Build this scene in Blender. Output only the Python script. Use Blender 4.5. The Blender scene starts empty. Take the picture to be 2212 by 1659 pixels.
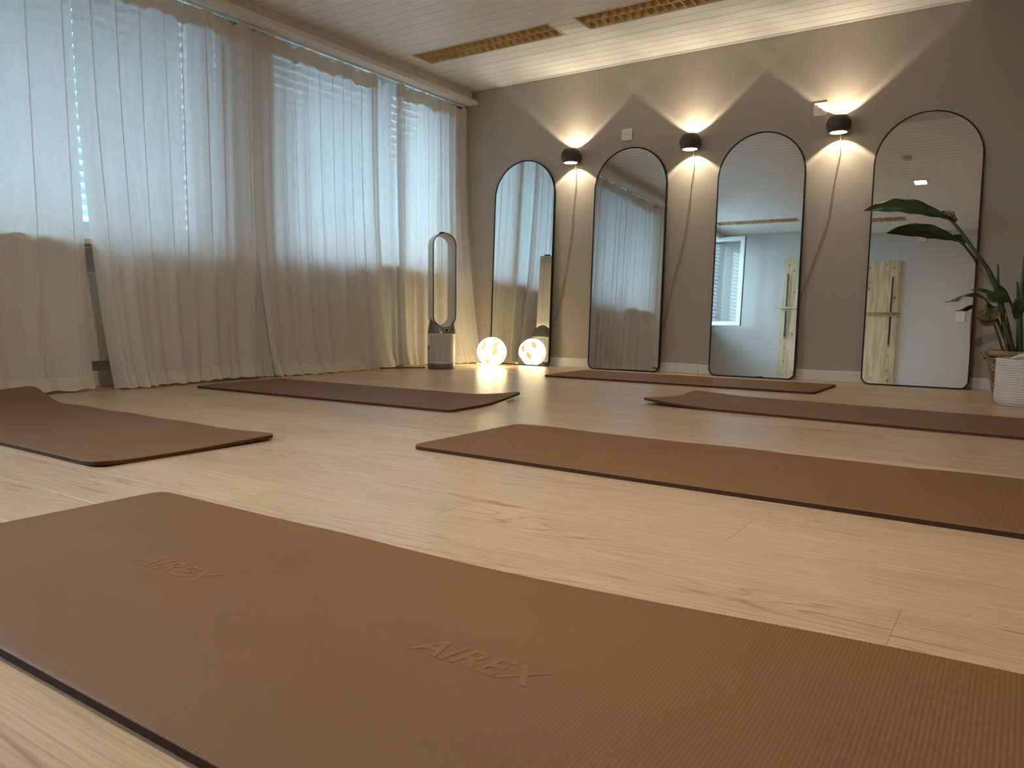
import bpy, bmesh, math, random
from mathutils import Vector, Matrix, noise

S = bpy.context.scene
COL = S.collection
RND = random.Random(7)
PI = math.pi

# ------------------------------------------------------------------ camera, world, exposure
F_PX, W_PX, H_PX = 1653.7, 2212.0, 1659.0
cam_d = bpy.data.cameras.new('camera')
cam = bpy.data.objects.new('camera', cam_d)
COL.objects.link(cam)
yaw, pitch, roll = 0.5844, 0.0942, 0.0103
fw = Vector((-math.sin(yaw) * math.cos(pitch), math.cos(yaw) * math.cos(pitch), -math.sin(pitch)))
rt = fw.cross(Vector((0, 0, 1))).normalized()
up = rt.cross(fw)
rt2 = rt * math.cos(roll) + up * math.sin(roll)
up2 = -rt * math.sin(roll) + up * math.cos(roll)
m = Matrix((rt2, up2, -fw)).transposed().to_4x4()
m.translation = Vector((4.0814, -5.4963, 0.4478))
cam.matrix_world = m
cam_d.sensor_fit = 'HORIZONTAL'
cam_d.sensor_width = 36.0
cam_d.lens = F_PX / W_PX * 36.0
cam_d.clip_start = 0.02
cam_d.clip_end = 200
S.camera = cam

SKY = 22.0
w = bpy.data.worlds.new('world')
S.world = w
w.use_nodes = True
w.node_tree.nodes['Background'].inputs[0].default_value = (0.56, 0.79, 1.0, 1)
w.node_tree.nodes['Background'].inputs[1].default_value = SKY

S.view_settings.view_transform = 'Standard'
S.view_settings.look = 'None'
S.view_settings.exposure = 0.26
S.view_settings.gamma = 1.0
S.view_settings.use_curve_mapping = False
cy = S.cycles
cy.use_denoising = True
cy.max_bounces = 14
cy.diffuse_bounces = 6
cy.glossy_bounces = 6
cy.transmission_bounces = 8
cy.transparent_max_bounces = 24
cy.sample_clamp_indirect = 6.0
cy.blur_glossy = 0.5
cy.caustics_refractive = False

SCONCE_W = 16.0
GLOBE_E = 13.0
LED_E = 560.0

# ------------------------------------------------------------------ room numbers (metres)
HC = 2.343          # ceiling
XR = 5.6            # right wall
YF = -6.8           # wall behind the camera
XW = -0.15          # inner face of the window wall


# ------------------------------------------------------------------ materials
def mat(name, color=(0.8, 0.8, 0.8), rough=0.5, metal=0.0, spec=0.5, **kw):
    mt = bpy.data.materials.new(name)
    mt.use_nodes = True
    b = mt.node_tree.nodes['Principled BSDF']
    b.inputs['Base Color'].default_value = (*color, 1)
    b.inputs['Roughness'].default_value = rough
    b.inputs['Metallic'].default_value = metal
    b.inputs['Specular IOR Level'].default_value = spec
    for k, v in kw.items():
        b.inputs[k].default_value = v
    return mt


def nodes(mt):
    return mt.node_tree.nodes, mt.node_tree.links, mt.node_tree.nodes['Principled BSDF']


def N(nt, t, **kw):
    n = nt.nodes.new(t)
    for k, v in kw.items():
        setattr(n, k, v)
    return n


def noise_bump(mt, scale=200, strength=0.1, dist=0.001, coords='Object', stretch=None):
    nt = mt.node_tree
    tc = N(nt, 'ShaderNodeTexCoord')
    mp = N(nt, 'ShaderNodeMapping')
    if stretch:
        mp.inputs['Scale'].default_value = stretch
    nz = N(nt, 'ShaderNodeTexNoise')
    nz.inputs['Scale'].default_value = scale
    nz.inputs['Detail'].default_value = 3
    bp = N(nt, 'ShaderNodeBump')
    bp.inputs['Strength'].default_value = strength
    bp.inputs['Distance'].default_value = dist
    nt.links.new(tc.outputs[coords], mp.inputs[0])
    nt.links.new(mp.outputs[0], nz.inputs['Vector'])
    nt.links.new(nz.outputs[0], bp.inputs['Height'])
    nt.links.new(bp.outputs[0], nt.nodes['Principled BSDF'].inputs['Normal'])
    return nz


def color_var(mt, c1, c2, scale, stretch=(1, 1, 1), coords='Object', detail=4, pos=(0.35, 0.65)):
    nt = mt.node_tree
    tc = N(nt, 'ShaderNodeTexCoord')
    mp = N(nt, 'ShaderNodeMapping')
    mp.inputs['Scale'].default_value = stretch
    nz = N(nt, 'ShaderNodeTexNoise')
    nz.inputs['Scale'].default_value = scale
    nz.inputs['Detail'].default_value = detail
    cr = N(nt, 'ShaderNodeValToRGB')
    cr.color_ramp.elements[0].color = (*c1, 1)
    cr.color_ramp.elements[1].color = (*c2, 1)
    cr.color_ramp.elements[0].position = pos[0]
    cr.color_ramp.elements[1].position = pos[1]
    nt.links.new(tc.outputs[coords], mp.inputs[0])
    nt.links.new(mp.outputs[0], nz.inputs['Vector'])
    nt.links.new(nz.outputs[0], cr.inputs[0])
    nt.links.new(cr.outputs[0], nt.nodes['Principled BSDF'].inputs['Base Color'])
    return cr


M = {}
M['wall'] = mat('greige_paint', (0.40, 0.335, 0.27), 0.75, spec=0.25)
color_var(M['wall'], (0.41, 0.352, 0.292), (0.44, 0.378, 0.315), 1.3)
noise_bump(M['wall'], 260, 0.12, 0.0008)
M['wall_light'] = mat('pale_paint', (0.58, 0.56, 0.53), 0.75, spec=0.25)
noise_bump(M['wall_light'], 260, 0.12, 0.0008)
M['ceiling'] = mat('ceiling_lacquer', (0.87, 0.85, 0.82), 0.33, spec=0.5)
noise_bump(M['ceiling'], 40, 0.05, 0.001, stretch=(0.1, 1, 1))
M['white_trim'] = mat('white_trim', (0.70, 0.66, 0.60), 0.4)
M['groove'] = mat('ceiling_groove', (0.52, 0.49, 0.45), 0.8)
M['pelmet'] = mat('pelmet_paint', (0.78, 0.73, 0.66), 0.5)
noise_bump(M['pelmet'], 60, 0.1, 0.0008)
M['pvc'] = mat('white_window_plastic', (0.78, 0.80, 0.82), 0.3)
M['black'] = mat('black_frame', (0.006, 0.006, 0.007), 0.45, spec=0.25)
M['mirror'] = mat('mirror_silver', (0.71, 0.73, 0.72), 0.0, 1.0)
M['white_plastic'] = mat('white_plastic', (0.78, 0.75, 0.68), 0.3)
M['grey_plastic'] = mat('grey_plastic', (0.25, 0.24, 0.22), 0.5)
M['dark'] = mat('dark_hole', (0.015, 0.014, 0.012), 0.6)
M['sconce'] = mat('sconce_bronze', (0.075, 0.058, 0.045), 0.45, 0.3)
M['liner'] = mat('sconce_liner', (0.85, 0.80, 0.68), 0.5)
M['cord'] = mat('fabric_cord', (0.33, 0.25, 0.18), 0.8)
M['cream'] = mat('cream_plastic', (0.75, 0.66, 0.50), 0.4)
M['louver'] = mat('gold_louver', (0.66, 0.47, 0.22), 0.42, 0.35)
M['louver_in'] = mat('luminaire_inside', (0.30, 0.21, 0.10), 0.6)
M['fan_white'] = mat('purifier_white', (0.62, 0.57, 0.55), 0.3)
M['fan_grey'] = mat('purifier_nickel', (0.20, 0.19, 0.17), 0.32, 0.7)
M['fan_grille'] = mat('purifier_grille', (0.50, 0.45, 0.40), 0.45)
M['pine'] = mat('pine_board', (0.62, 0.48, 0.30), 0.55)
M['dowel'] = mat('dowel_wood', (0.45, 0.29, 0.16), 0.5)
M['steel'] = mat('spring_steel', (0.10, 0.10, 0.105), 0.4, 0.8)
M['red'] = mat('red_vinyl', (0.35, 0.012, 0.012), 0.5)
M['radiator'] = mat('radiator_enamel', (0.62, 0.59, 0.54), 0.4)
M['slat'] = mat('blind_slat', (0.62, 0.68, 0.70), 0.45)
M['ground'] = mat('outside_gravel', (0.35, 0.35, 0.32), 0.9)
M['hedge'] = mat('hedge_leaf', (0.05, 0.16, 0.06), 0.6)
M['stalk'] = mat('plant_stalk', (0.045, 0.07, 0.018), 0.45)
M['leaf'] = mat('plant_leaf', (0.035, 0.085, 0.022), 0.38)
color_var(M['leaf'], (0.014, 0.032, 0.008), (0.034, 0.062, 0.014), 9, pos=(0.3, 0.7))
M['dry'] = mat('dried_leaf', (0.22, 0.15, 0.05), 0.6)
color_var(M['dry'], (0.05, 0.05, 0.02), (0.30, 0.21, 0.07), 14)
M['withered'] = mat('withered_tip', (0.30, 0.25, 0.15), 0.7)
M['soil'] = mat('soil', (0.03, 0.02, 0.015), 0.9)
M['wicker'] = mat('wicker', (0.26, 0.16, 0.075), 0.65)
color_var(M['wicker'], (0.17, 0.10, 0.045), (0.36, 0.235, 0.12), 22)
M['rope'] = mat('cotton_rope', (0.66, 0.59, 0.53), 0.85)
noise_bump(M['rope'], 300, 0.5, 0.002)
M['logo'] = mat('mat_emboss', (0.205, 0.099, 0.039), 0.58, spec=0.35)


def mat_foam():
    mt = mat('mat_foam', (0.18, 0.09, 0.038), 0.62, spec=0.35)
    cr = color_var(mt, (0.170, 0.080, 0.030), (0.190, 0.091, 0.0355), 3.0, (0.6, 1.2, 1))
    nt = mt.node_tree
    noise_bump(mt, 900, 0.18, 0.0006)
    return mt


M['mat'] = mat_foam()
M['mat_edge'] = mat('mat_edge', (0.062, 0.026, 0.012), 0.8, spec=0.3)


def plank_mat():
    mt = mat('oak_vinyl', (0.5, 0.36, 0.24), 0.32, spec=0.45)
    nt = mt.node_tree
    L = nt.links
    B = nt.nodes['Principled BSDF']
    tc = N(nt, 'ShaderNodeTexCoord')
    oi = N(nt, 'ShaderNodeObjectInfo')
    off = N(nt, 'ShaderNodeCombineXYZ')
    mul = N(nt, 'ShaderNodeMath', operation='MULTIPLY')
    mul.inputs[1].default_value = 57.0
    L.new(oi.outputs['Random'], mul.inputs[0])
    L.new(mul.outputs[0], off.inputs[0])
    L.new(mul.outputs[0], off.inputs[1])
    add = N(nt, 'ShaderNodeVectorMath', operation='ADD')
    L.new(tc.outputs['Object'], add.inputs[0])
    L.new(off.outputs[0], add.inputs[1])
    # broad cathedral figure: distorted rings
    mp = N(nt, 'ShaderNodeMapping')
    mp.inputs['Scale'].default_value = (0.55, 5.5, 1)
    L.new(add.outputs[0], mp.inputs[0])
    nz = N(nt, 'ShaderNodeTexNoise')
    nz.inputs['Scale'].default_value = 1.25
    nz.inputs['Detail'].default_value = 2
    nz.inputs['Distortion'].default_value = 0.6
    L.new(mp.outputs[0], nz.inputs['Vector'])
    m1 = N(nt, 'ShaderNodeMath', operation='MULTIPLY')
    m1.inputs[1].default_value = 44.0
    L.new(nz.outputs[0], m1.inputs[0])
    fr = N(nt, 'ShaderNodeMath', operation='PINGPONG')
    fr.inputs[1].default_value = 1.0
    L.new(m1.outputs[0], fr.inputs[0])
    r1 = N(nt, 'ShaderNodeValToRGB')
    r1.color_ramp.elements[0].position = 0.0
    r1.color_ramp.elements[0].color = (1, 1, 1, 1)
    r1.color_ramp.elements[1].position = 0.30
    r1.color_ramp.elements[1].color = (0, 0, 0, 1)
    L.new(fr.outputs[0], r1.inputs[0])
    # patches where figure shows
    nzp = N(nt, 'ShaderNodeTexNoise')
    nzp.inputs['Scale'].default_value = 1.7
    mpp = N(nt, 'ShaderNodeMapping')
    mpp.inputs['Scale'].default_value = (0.9, 3.0, 1)
    L.new(add.outputs[0], mpp.inputs[0])
    L.new(mpp.outputs[0], nzp.inputs['Vector'])
    rp = N(nt, 'ShaderNodeValToRGB')
    rp.color_ramp.elements[0].position = 0.42
    rp.color_ramp.elements[1].position = 0.60
    L.new(nzp.outputs[0], rp.inputs[0])
    fig0 = N(nt, 'ShaderNodeMath', operation='MULTIPLY')
    L.new(r1.outputs[0], fig0.inputs[0])
    L.new(rp.outputs[0], fig0.inputs[1])
    # the veins break up along the grain
    mpb = N(nt, 'ShaderNodeMapping')
    mpb.inputs['Scale'].default_value = (9, 60, 1)
    L.new(add.outputs[0], mpb.inputs[0])
    nzb = N(nt, 'ShaderNodeTexNoise')
    nzb.inputs['Scale'].default_value = 1.5
    L.new(mpb.outputs[0], nzb.inputs['Vector'])
    rb = N(nt, 'ShaderNodeValToRGB')
    rb.color_ramp.elements[0].position = 0.36
    rb.color_ramp.elements[0].color = (0.3, 0.3, 0.3, 1)
    rb.color_ramp.elements[1].position = 0.62
    L.new(nzb.outputs[0], rb.inputs[0])
    fig = N(nt, 'ShaderNodeMath', operation='MULTIPLY')
    L.new(fig0.outputs[0], fig.inputs[0])
    L.new(rb.outputs[0], fig.inputs[1])
    # fine pores
    mp2 = N(nt, 'ShaderNodeMapping')
    mp2.inputs['Scale'].default_value = (3.0, 130.0, 1)
    L.new(add.outputs[0], mp2.inputs[0])
    nz2 = N(nt, 'ShaderNodeTexNoise')
    nz2.inputs['Scale'].default_value = 1.6
    nz2.inputs['Detail'].default_value = 4
    L.new(mp2.outputs[0], nz2.inputs['Vector'])
    r2 = N(nt, 'ShaderNodeValToRGB')
    r2.color_ramp.elements[0].position = 0.36
    r2.color_ramp.elements[0].color = (0.78, 0.74, 0.70, 1)
    r2.color_ramp.elements[1].position = 0.6
    r2.color_ramp.elements[1].color = (1, 1, 1, 1)
    L.new(nz2.outputs[0], r2.inputs[0])
    # base tone per plank and soft streaks
    mp3 = N(nt, 'ShaderNodeMapping')
    mp3.inputs['Scale'].default_value = (0.8, 14, 1)
    L.new(add.outputs[0], mp3.inputs[0])
    nz3 = N(nt, 'ShaderNodeTexNoise')
    nz3.inputs['Scale'].default_value = 1.2
    L.new(mp3.outputs[0], nz3.inputs['Vector'])
    tone = N(nt, 'ShaderNodeMath', operation='MULTIPLY_ADD')
    tone.inputs[1].default_value = 0.55
    L.new(oi.outputs['Random'], tone.inputs[0])
    L.new(nz3.outputs[0], tone.inputs[2])
    r3 = N(nt, 'ShaderNodeValToRGB')
    r3.color_ramp.elements[0].position = 0.35
    r3.color_ramp.elements[0].color = (0.49, 0.338, 0.215, 1)
    r3.color_ramp.elements[1].position = 1.0
    r3.color_ramp.elements[1].color = (0.60, 0.42, 0.275, 1)
    L.new(tone.outputs[0], r3.inputs[0])
    mx = N(nt, 'ShaderNodeMix', data_type='RGBA', blend_type='MULTIPLY')
    mx.inputs[0].default_value = 1.0
    L.new(r3.outputs[0], mx.inputs[6])
    L.new(r2.outputs[0], mx.inputs[7])
    mx2 = N(nt, 'ShaderNodeMix', data_type='RGBA', blend_type='MIX')
    L.new(mx.outputs[2], mx2.inputs[6])
    mx2.inputs[7].default_value = (0.23, 0.135, 0.078, 1)
    fm = N(nt, 'ShaderNodeMath', operation='MULTIPLY')
    fm.inputs[1].default_value = 0.95
    L.new(fig.outputs[0], fm.inputs[0])
    L.new(fm.outputs[0], mx2.inputs[0])
    L.new(mx2.outputs[2], B.inputs['Base Color'])
    # relief
    bp = N(nt, 'ShaderNodeBump')
    bp.inputs['Strength'].default_value = 0.22
    bp.inputs['Distance'].default_value = 0.0012
    sm = N(nt, 'ShaderNodeMath', operation='SUBTRACT')
    L.new(nz2.outputs[0], sm.inputs[0])
    L.new(fm.outputs[0], sm.inputs[1])
    L.new(sm.outputs[0], bp.inputs['Height'])
    L.new(bp.outputs[0], B.inputs['Normal'])
    return mt


M['plank'] = plank_mat()


def pine_detail():
    mt = M['pine']
    nt = mt.node_tree
    L = nt.links
    tc = N(nt, 'ShaderNodeTexCoord')
    mp = N(nt, 'ShaderNodeMapping')
    mp.inputs['Scale'].default_value = (7, 1, 0.5)
    oi = N(nt, 'ShaderNodeObjectInfo')
    add = N(nt, 'ShaderNodeVectorMath', operation='ADD')
    mu = N(nt, 'ShaderNodeMath', operation='MULTIPLY')
    mu.inputs[1].default_value = 31
    L.new(oi.outputs['Random'], mu.inputs[0])
    L.new(tc.outputs['Object'], add.inputs[0])
    L.new(mu.outputs[0], add.inputs[1])
    L.new(add.outputs[0], mp.inputs[0])
    wv = N(nt, 'ShaderNodeTexNoise')
    wv.inputs['Scale'].default_value = 5
    L.new(mp.outputs[0], wv.inputs['Vector'])
    r = N(nt, 'ShaderNodeValToRGB')
    r.color_ramp.elements[0].color = (0.50, 0.36, 0.20, 1)
    r.color_ramp.elements[1].color = (0.70, 0.56, 0.37, 1)
    r.color_ramp.elements[0].position = 0.3
    r.color_ramp.elements[1].position = 0.65
    L.new(wv.outputs[0], r.inputs[0])
    vo = N(nt, 'ShaderNodeTexVoronoi')
    vo.inputs['Scale'].default_value = 6.5
    L.new(add.outputs[0], vo.inputs['Vector'])
    r2 = N(nt, 'ShaderNodeValToRGB')
    r2.color_ramp.elements[0].color = (0.30, 0.18, 0.09, 1)
    r2.color_ramp.elements[1].color = (1, 1, 1, 1)
    r2.color_ramp.elements[0].position = 0.05
    r2.color_ramp.elements[1].position = 0.16
    L.new(vo.outputs['Distance'], r2.inputs[0])
    mx = N(nt, 'ShaderNodeMix', data_type='RGBA', blend_type='MULTIPLY')
    mx.inputs[0].default_value = 1
    L.new(r.outputs[0], mx.inputs[6])
    L.new(r2.outputs[0], mx.inputs[7])
    L.new(mx.outputs[2], nt.nodes['Principled BSDF'].inputs['Base Color'])


pine_detail()


def cloth(name, col, transl, clear, weave=True):
    """woven cotton: diffuse + translucent, and a little straight-through light between the threads"""
    mt = bpy.data.materials.new(name)
    mt.use_nodes = True
    nt = mt.node_tree
    L = nt.links
    nt.nodes.clear()
    out = N(nt, 'ShaderNodeOutputMaterial')
    d = N(nt, 'ShaderNodeBsdfDiffuse')
    t = N(nt, 'ShaderNodeBsdfTranslucent')
    tr = N(nt, 'ShaderNodeBsdfTransparent')
    d.inputs[0].default_value = (*col, 1)
    tc = N(nt, 'ShaderNodeTexCoord')
    mp = N(nt, 'ShaderNodeMapping')
    mp.inputs['Scale'].default_value = (1, 1, 1)
    L.new(tc.outputs['Object'], mp.inputs[0])
    nz = N(nt, 'ShaderNodeTexNoise')
    nz.inputs['Scale'].default_value = 95
    nz.inputs['Detail'].default_value = 3
    L.new(mp.outputs[0], nz.inputs['Vector'])
    cr = N(nt, 'ShaderNodeValToRGB')
    cr.color_ramp.elements[0].position = 0.3
    cr.color_ramp.elements[1].position = 0.7
    cr.color_ramp.elements[0].color = (0.68, 0.69, 0.69, 1)
    cr.color_ramp.elements[1].color = (0.80, 0.80, 0.80, 1)
    L.new(nz.outputs[0], cr.inputs[0])
    L.new(cr.outputs[0], t.inputs[0])
    bp = N(nt, 'ShaderNodeBump')
    bp.inputs['Strength'].default_value = 0.15
    bp.inputs['Distance'].default_value = 0.0015
    L.new(nz.outputs[0], bp.inputs['Height'])
    L.new(bp.outputs[0], d.inputs['Normal'])
    m1 = N(nt, 'ShaderNodeMixShader')
    m1.inputs[0].default_value = transl
    L.new(d.outputs[0], m1.inputs[1])
    L.new(t.outputs[0], m1.inputs[2])
    m2 = N(nt, 'ShaderNodeMixShader')
    m2.inputs[0].default_value = clear
    L.new(m1.outputs[0], m2.inputs[1])
    L.new(tr.outputs[0], m2.inputs[2])
    L.new(m2.outputs[0], out.inputs[0])
    return mt


M['curtain'] = cloth('curtain_cotton', (0.86, 0.80, 0.72), 0.385, 0.020)
M['curtain_double'] = cloth('curtain_double_layer', (0.78, 0.69, 0.57), 0.22, 0.0)
M['sheer'] = cloth('lining_cotton', (0.85, 0.83, 0.80), 0.42, 0.03)


def glass():
    mt = bpy.data.materials.new('window_glass')
    mt.use_nodes = True
    nt = mt.node_tree
    nt.nodes.clear()
    out = N(nt, 'ShaderNodeOutputMaterial')
    tr = N(nt, 'ShaderNodeBsdfTransparent')
    tr.inputs[0].default_value = (0.93, 0.97, 0.96, 1)
    gl = N(nt, 'ShaderNodeBsdfGlossy')
    gl.inputs['Roughness'].default_value = 0.0
    fr = N(nt, 'ShaderNodeFresnel')
    fr.inputs[0].default_value = 1.6
    mx = N(nt, 'ShaderNodeMixShader')
    nt.links.new(fr.outputs[0], mx.inputs[0])
    nt.links.new(tr.outputs[0], mx.inputs[1])
    nt.links.new(gl.outputs[0], mx.inputs[2])
    nt.links.new(mx.outputs[0], out.inputs[0])
    return mt


M['glass'] = glass()


def emit(name, col, e):
    mt = bpy.data.materials.new(name)
    mt.use_nodes = True
    nt = mt.node_tree
    nt.nodes.clear()
    out = N(nt, 'ShaderNodeOutputMaterial')
    em = N(nt, 'ShaderNodeEmission')
    em.inputs[0].default_value = (*col, 1)
    em.inputs[1].default_value = e
    nt.links.new(em.outputs[0], out.inputs[0])
    return mt


WARM = (1.0, 0.88, 0.65)
M['globe'] = emit('globe_glow', (1.0, 0.82, 0.46), GLOBE_E)
M['globe_spot'] = emit('globe_spot_glow', (1.0, 0.62, 0.25), 1.15)
M['globe_neck'] = emit('globe_fold_glow', (1.0, 0.70, 0.28), 3.0)
M['led'] = emit('led_panel', (1.0, 0.89, 0.70), LED_E)
M['bulb'] = emit('sconce_emitter', (1.0, 0.80, 0.46), 30.0)


# ------------------------------------------------------------------ mesh helpers
def obj(name, verts, faces, m=None, parent=None, smooth=False, loc=None):
    me = bpy.data.meshes.new(name)
    me.from_pydata([tuple(v) for v in verts], [], faces)
    me.update()
    if m:
        me.materials.append(M[m] if isinstance(m, str) else m)
    if smooth:
        me.polygons.foreach_set('use_smooth', [True] * len(me.polygons))
    o = bpy.data.objects.new(name, me)
    COL.objects.link(o)
    if parent:
        o.parent = parent
    if loc:
        o.location = loc
    return o


def obj_bm(name, bm, m=None, parent=None, smooth=False, loc=None):
    bmesh.ops.recalc_face_normals(bm, faces=bm.faces[:])
    me = bpy.data.meshes.new(name)
    bm.to_mesh(me)
    bm.free()
    if m:
        for k in (m if isinstance(m, (list, tuple)) else [m]):
            me.materials.append(M[k])
    if smooth:
        me.polygons.foreach_set('use_smooth', [True] * len(me.polygons))
    o = bpy.data.objects.new(name, me)
    COL.objects.link(o)
    if parent:
        o.parent = parent
    if loc:
        o.location = loc
    return o


def add_box(bm, a, b, bevel=0.0, seg=1):
    r = bmesh.ops.create_cube(bm, size=1.0)
    vs = r['verts']
    c = [(a[i] + b[i]) / 2 for i in range(3)]
    s = [abs(b[i] - a[i]) for i in range(3)]
    for v in vs:
        v.co = Vector((c[0] + v.co.x * s[0], c[1] + v.co.y * s[1], c[2] + v.co.z * s[2]))
    if bevel:
        es = list({e for v in vs for e in v.link_edges})
        bmesh.ops.bevel(bm, geom=es, offset=bevel, segments=seg, affect='EDGES', profile=0.5)


def box(name, a, b, m, parent=None, bevel=0.0, seg=1, loc=None):
    bm = bmesh.new()
    add_box(bm, a, b, bevel, seg)
    return obj_bm(name, bm, m, parent, loc=loc)


def thing(name, label=None, cat=None, loc=(0, 0, 0), group=None, kind=None, rotz=0.0):
    o = bpy.data.objects.new(name, None)
    o.empty_display_size = 0.1
    COL.objects.link(o)
    o.location = loc
    o.rotation_euler = (0, 0, rotz)
    tag(o, label, cat, group, kind)
    return o


def tag(o, label=None, cat=None, group=None, kind=None):
    if label:
        o['label'] = label
    if cat:
        o['category'] = cat
    if group:
        o['group'] = group
    if kind:
        o['kind'] = kind
    return o


def structure(o):
    o['kind'] = 'structure'
    return o


def share(src, parent, loc, name=None, rot=None, scale=None):
    o = src.copy()
    COL.objects.link(o)
    o.parent = parent
    o.location = loc
    if rot:
        o.rotation_euler = rot
    if scale:
        o.scale = scale
    return o


def lathe_data(profile, seg=48, close_top=False, close_bot=False):
    vs, fs = [], []
    n = len(profile)
    for i in range(seg):
        a = 2 * PI * i / seg
        for r, z in profile:
            vs.append((r * math.cos(a), r * math.sin(a), z))
    for i in range(seg):
        j = (i + 1) % seg
        for k in range(n - 1):
            fs.append((i * n + k, j * n + k, j * n + k + 1, i * n + k + 1))
    if close_bot:
        fs.append([i * n for i in range(seg)][::-1])
    if close_top:
        fs.append([i * n + n - 1 for i in range(seg)])
    return vs, fs


def lathe(name, profile, m, parent=None, seg=48, smooth=True, loc=None, close_top=False, close_bot=False):
    vs, fs = lathe_data(profile, seg, close_top, close_bot)
    o = obj(name, vs, fs, m, parent, smooth, loc)
    return o


def tube_data(pts, radii, seg=8, caps=True):
    pts = [Vector(p) for p in pts]
    if not isinstance(radii, (list, tuple)):
        radii = [radii] * len(pts)
    vs, fs = [], []
    t0 = (pts[1] - pts[0]).normalized()
    ref = Vector((0, 0, 1)) if abs(t0.z) < 0.9 else Vector((1, 0, 0))
    u = t0.cross(ref).normalized()
    for i, p in enumerate(pts):
        t = (pts[min(i + 1, len(pts) - 1)] - pts[max(i - 1, 0)]).normalized()
        u = (u - t * u.dot(t)).normalized()
        v = t.cross(u)
        for k in range(seg):
            a = 2 * PI * k / seg
            vs.append(p + (u * math.cos(a) + v * math.sin(a)) * radii[i])
    for i in range(len(pts) - 1):
        for k in range(seg):
            k2 = (k + 1) % seg
            fs.append((i * seg + k, i * seg + k2, (i + 1) * seg + k2, (i + 1) * seg + k))
    if caps:
        fs.append(list(range(seg))[::-1])
        fs.append([(len(pts) - 1) * seg + k for k in range(seg)])
    return vs, fs


def spline(pts, n=24):
    """Catmull-Rom through the points"""
    P = [Vector(p) for p in pts]
    P = [P[0] * 2 - P[1]] + P + [P[-1] * 2 - P[-2]]
    out = []
    for i in range(1, len(P) - 2):
        for k in range(n):
            t = k / n
            a, b, c, d = P[i - 1], P[i], P[i + 1], P[i + 2]
            out.append(0.5 * ((2 * b) + (c - a) * t + (2 * a - 5 * b + 4 * c - d) * t * t + (3 * b - a - 3 * c + d) * t ** 3))
    out.append(P[-2])
    return out


def tube(name, pts, radii, m, parent=None, seg=8, smooth_path=True, n=8):
    if smooth_path and len(pts) > 2:
        sp = spline(pts, n)
        if isinstance(radii, (list, tuple)):
            rr = []
            for i in range(len(sp)):
                q = i / n
                k = min(int(q), len(radii) - 2)
                rr.append(radii[k] + (radii[k + 1] - radii[k]) * (q - k))
            radii = rr
        pts = sp
    vs, fs = tube_data(pts, radii, seg)
    return obj(name, vs, fs, m, parent, True)


def sstep(a, b, x):
    t = max(0.0, min(1.0, (x - a) / (b - a)))
    return t * t * (3 - 2 * t)


# ------------------------------------------------------------------ floor: screed + planks
fl = structure(box('floor', (-0.42, YF - 0.2, -0.10), (XR + 0.2, 0.2, -0.006), 'groove'))
PW, PL, GAP = 0.185, 1.40, 0.0003


def plank_mesh(length):
    bm = bmesh.new()
    add_box(bm, (-length / 2 + GAP / 2, -PW / 2 + GAP / 2, -0.006), (length / 2 - GAP / 2, PW / 2 - GAP / 2, 0.0))
    top = [e for e in bm.edges if all(v.co.z > -1e-5 for v in e.verts)]
    bmesh.ops.bevel(bm, geom=top, offset=0.00035, segments=1, affect='EDGES')
    bmesh.ops.recalc_face_normals(bm, faces=bm.faces[:])
    me = bpy.data.meshes.new('plank')
    bm.to_mesh(me)
    bm.free()
    me.materials.append(M['plank'])
    return me


plank_cache = {}


def plank(x0, x1, yc):
    L = round(x1 - x0, 3)
    if L not in plank_cache:
        plank_cache[L] = plank_mesh(L)
    o = bpy.data.objects.new('plank', plank_cache[L])
    COL.objects.link(o)
    o.parent = fl
    o.location = ((x0 + x1) / 2, yc, 0)


row_joint = {}
seams = {3.62: -3.94, 3.034: -4.12, 3.955: -4.31, 2.84: -3.75}
X0F, X1F = -0.30, XR
nrow = int(math.ceil((-YF) / PW)) + 1
for i in range(nrow):
    ytop = -0.145 + PW - i * PW      # row edges fall on ... -3.66, -3.845, -4.03 ...
    yc = ytop - PW / 2
    if yc < YF - PW or yc > 0.1:
        continue
    off = RND.uniform(0.15, PL)
    for sx, sy in seams.items():
        if abs(sy - yc) < PW / 2:
            off = (sx - X0F) % PL
    x = X0F
    nx = X0F + off
    while x < X1F - 0.01:
        e = min(nx, X1F)
        if e - x > 0.02:
            plank(x, e, yc)
        x, nx = e, e + PL

# ------------------------------------------------------------------ walls
WIN = {1: (-2.04, -0.22), 2: (-4.25, -2.25), 3: (-6.62, -4.62)}     # y ranges of the openings
ZS, ZH = 0.815, 2.30                                                # sill and head
bm = bmesh.new()
XO = -0.42
add_box(bm, (XO, YF - 0.15, -0.1), (-0.30, 0.15, ZS - 0.03))
add_box(bm, (XO, YF - 0.15, ZH), (XW, 0.15, HC + 0.1))
ys = [0.15, WIN[1][1], WIN[1][0], WIN[2][1], WIN[2][0], WIN[3][1], WIN[3][0], YF - 0.15]
for a, b in zip(ys[0::2], ys[1::2]):
    add_box(bm, (XO, b, ZS - 0.03), (XW, a, ZH))
    add_box(bm, (-0.302, b, -0.1), (XW, a, ZS - 0.0299))
add_box(bm, (XW - 0.02, -0.20, -0.1), (-0.085, 0.15, 2.20))      # unseen corner pier flush with the sill front, added to block window light
structure(obj_bm('wall_left', bm, 'wall_light'))
structure(box('wall_back', (XO, 0.0, -0.1), (XR + 0.15, 0.15, HC + 0.1), 'wall'))
structure(box('wall_front', (XO, YF - 0.15, -0.1), (XR + 0.15, YF, HC + 0.1), 'wall_light'))
structure(box('wall_right', (XR, YF - 0.15, -0.1), (XR + 0.15, 0.15, HC + 0.1), 'wall'))

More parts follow.
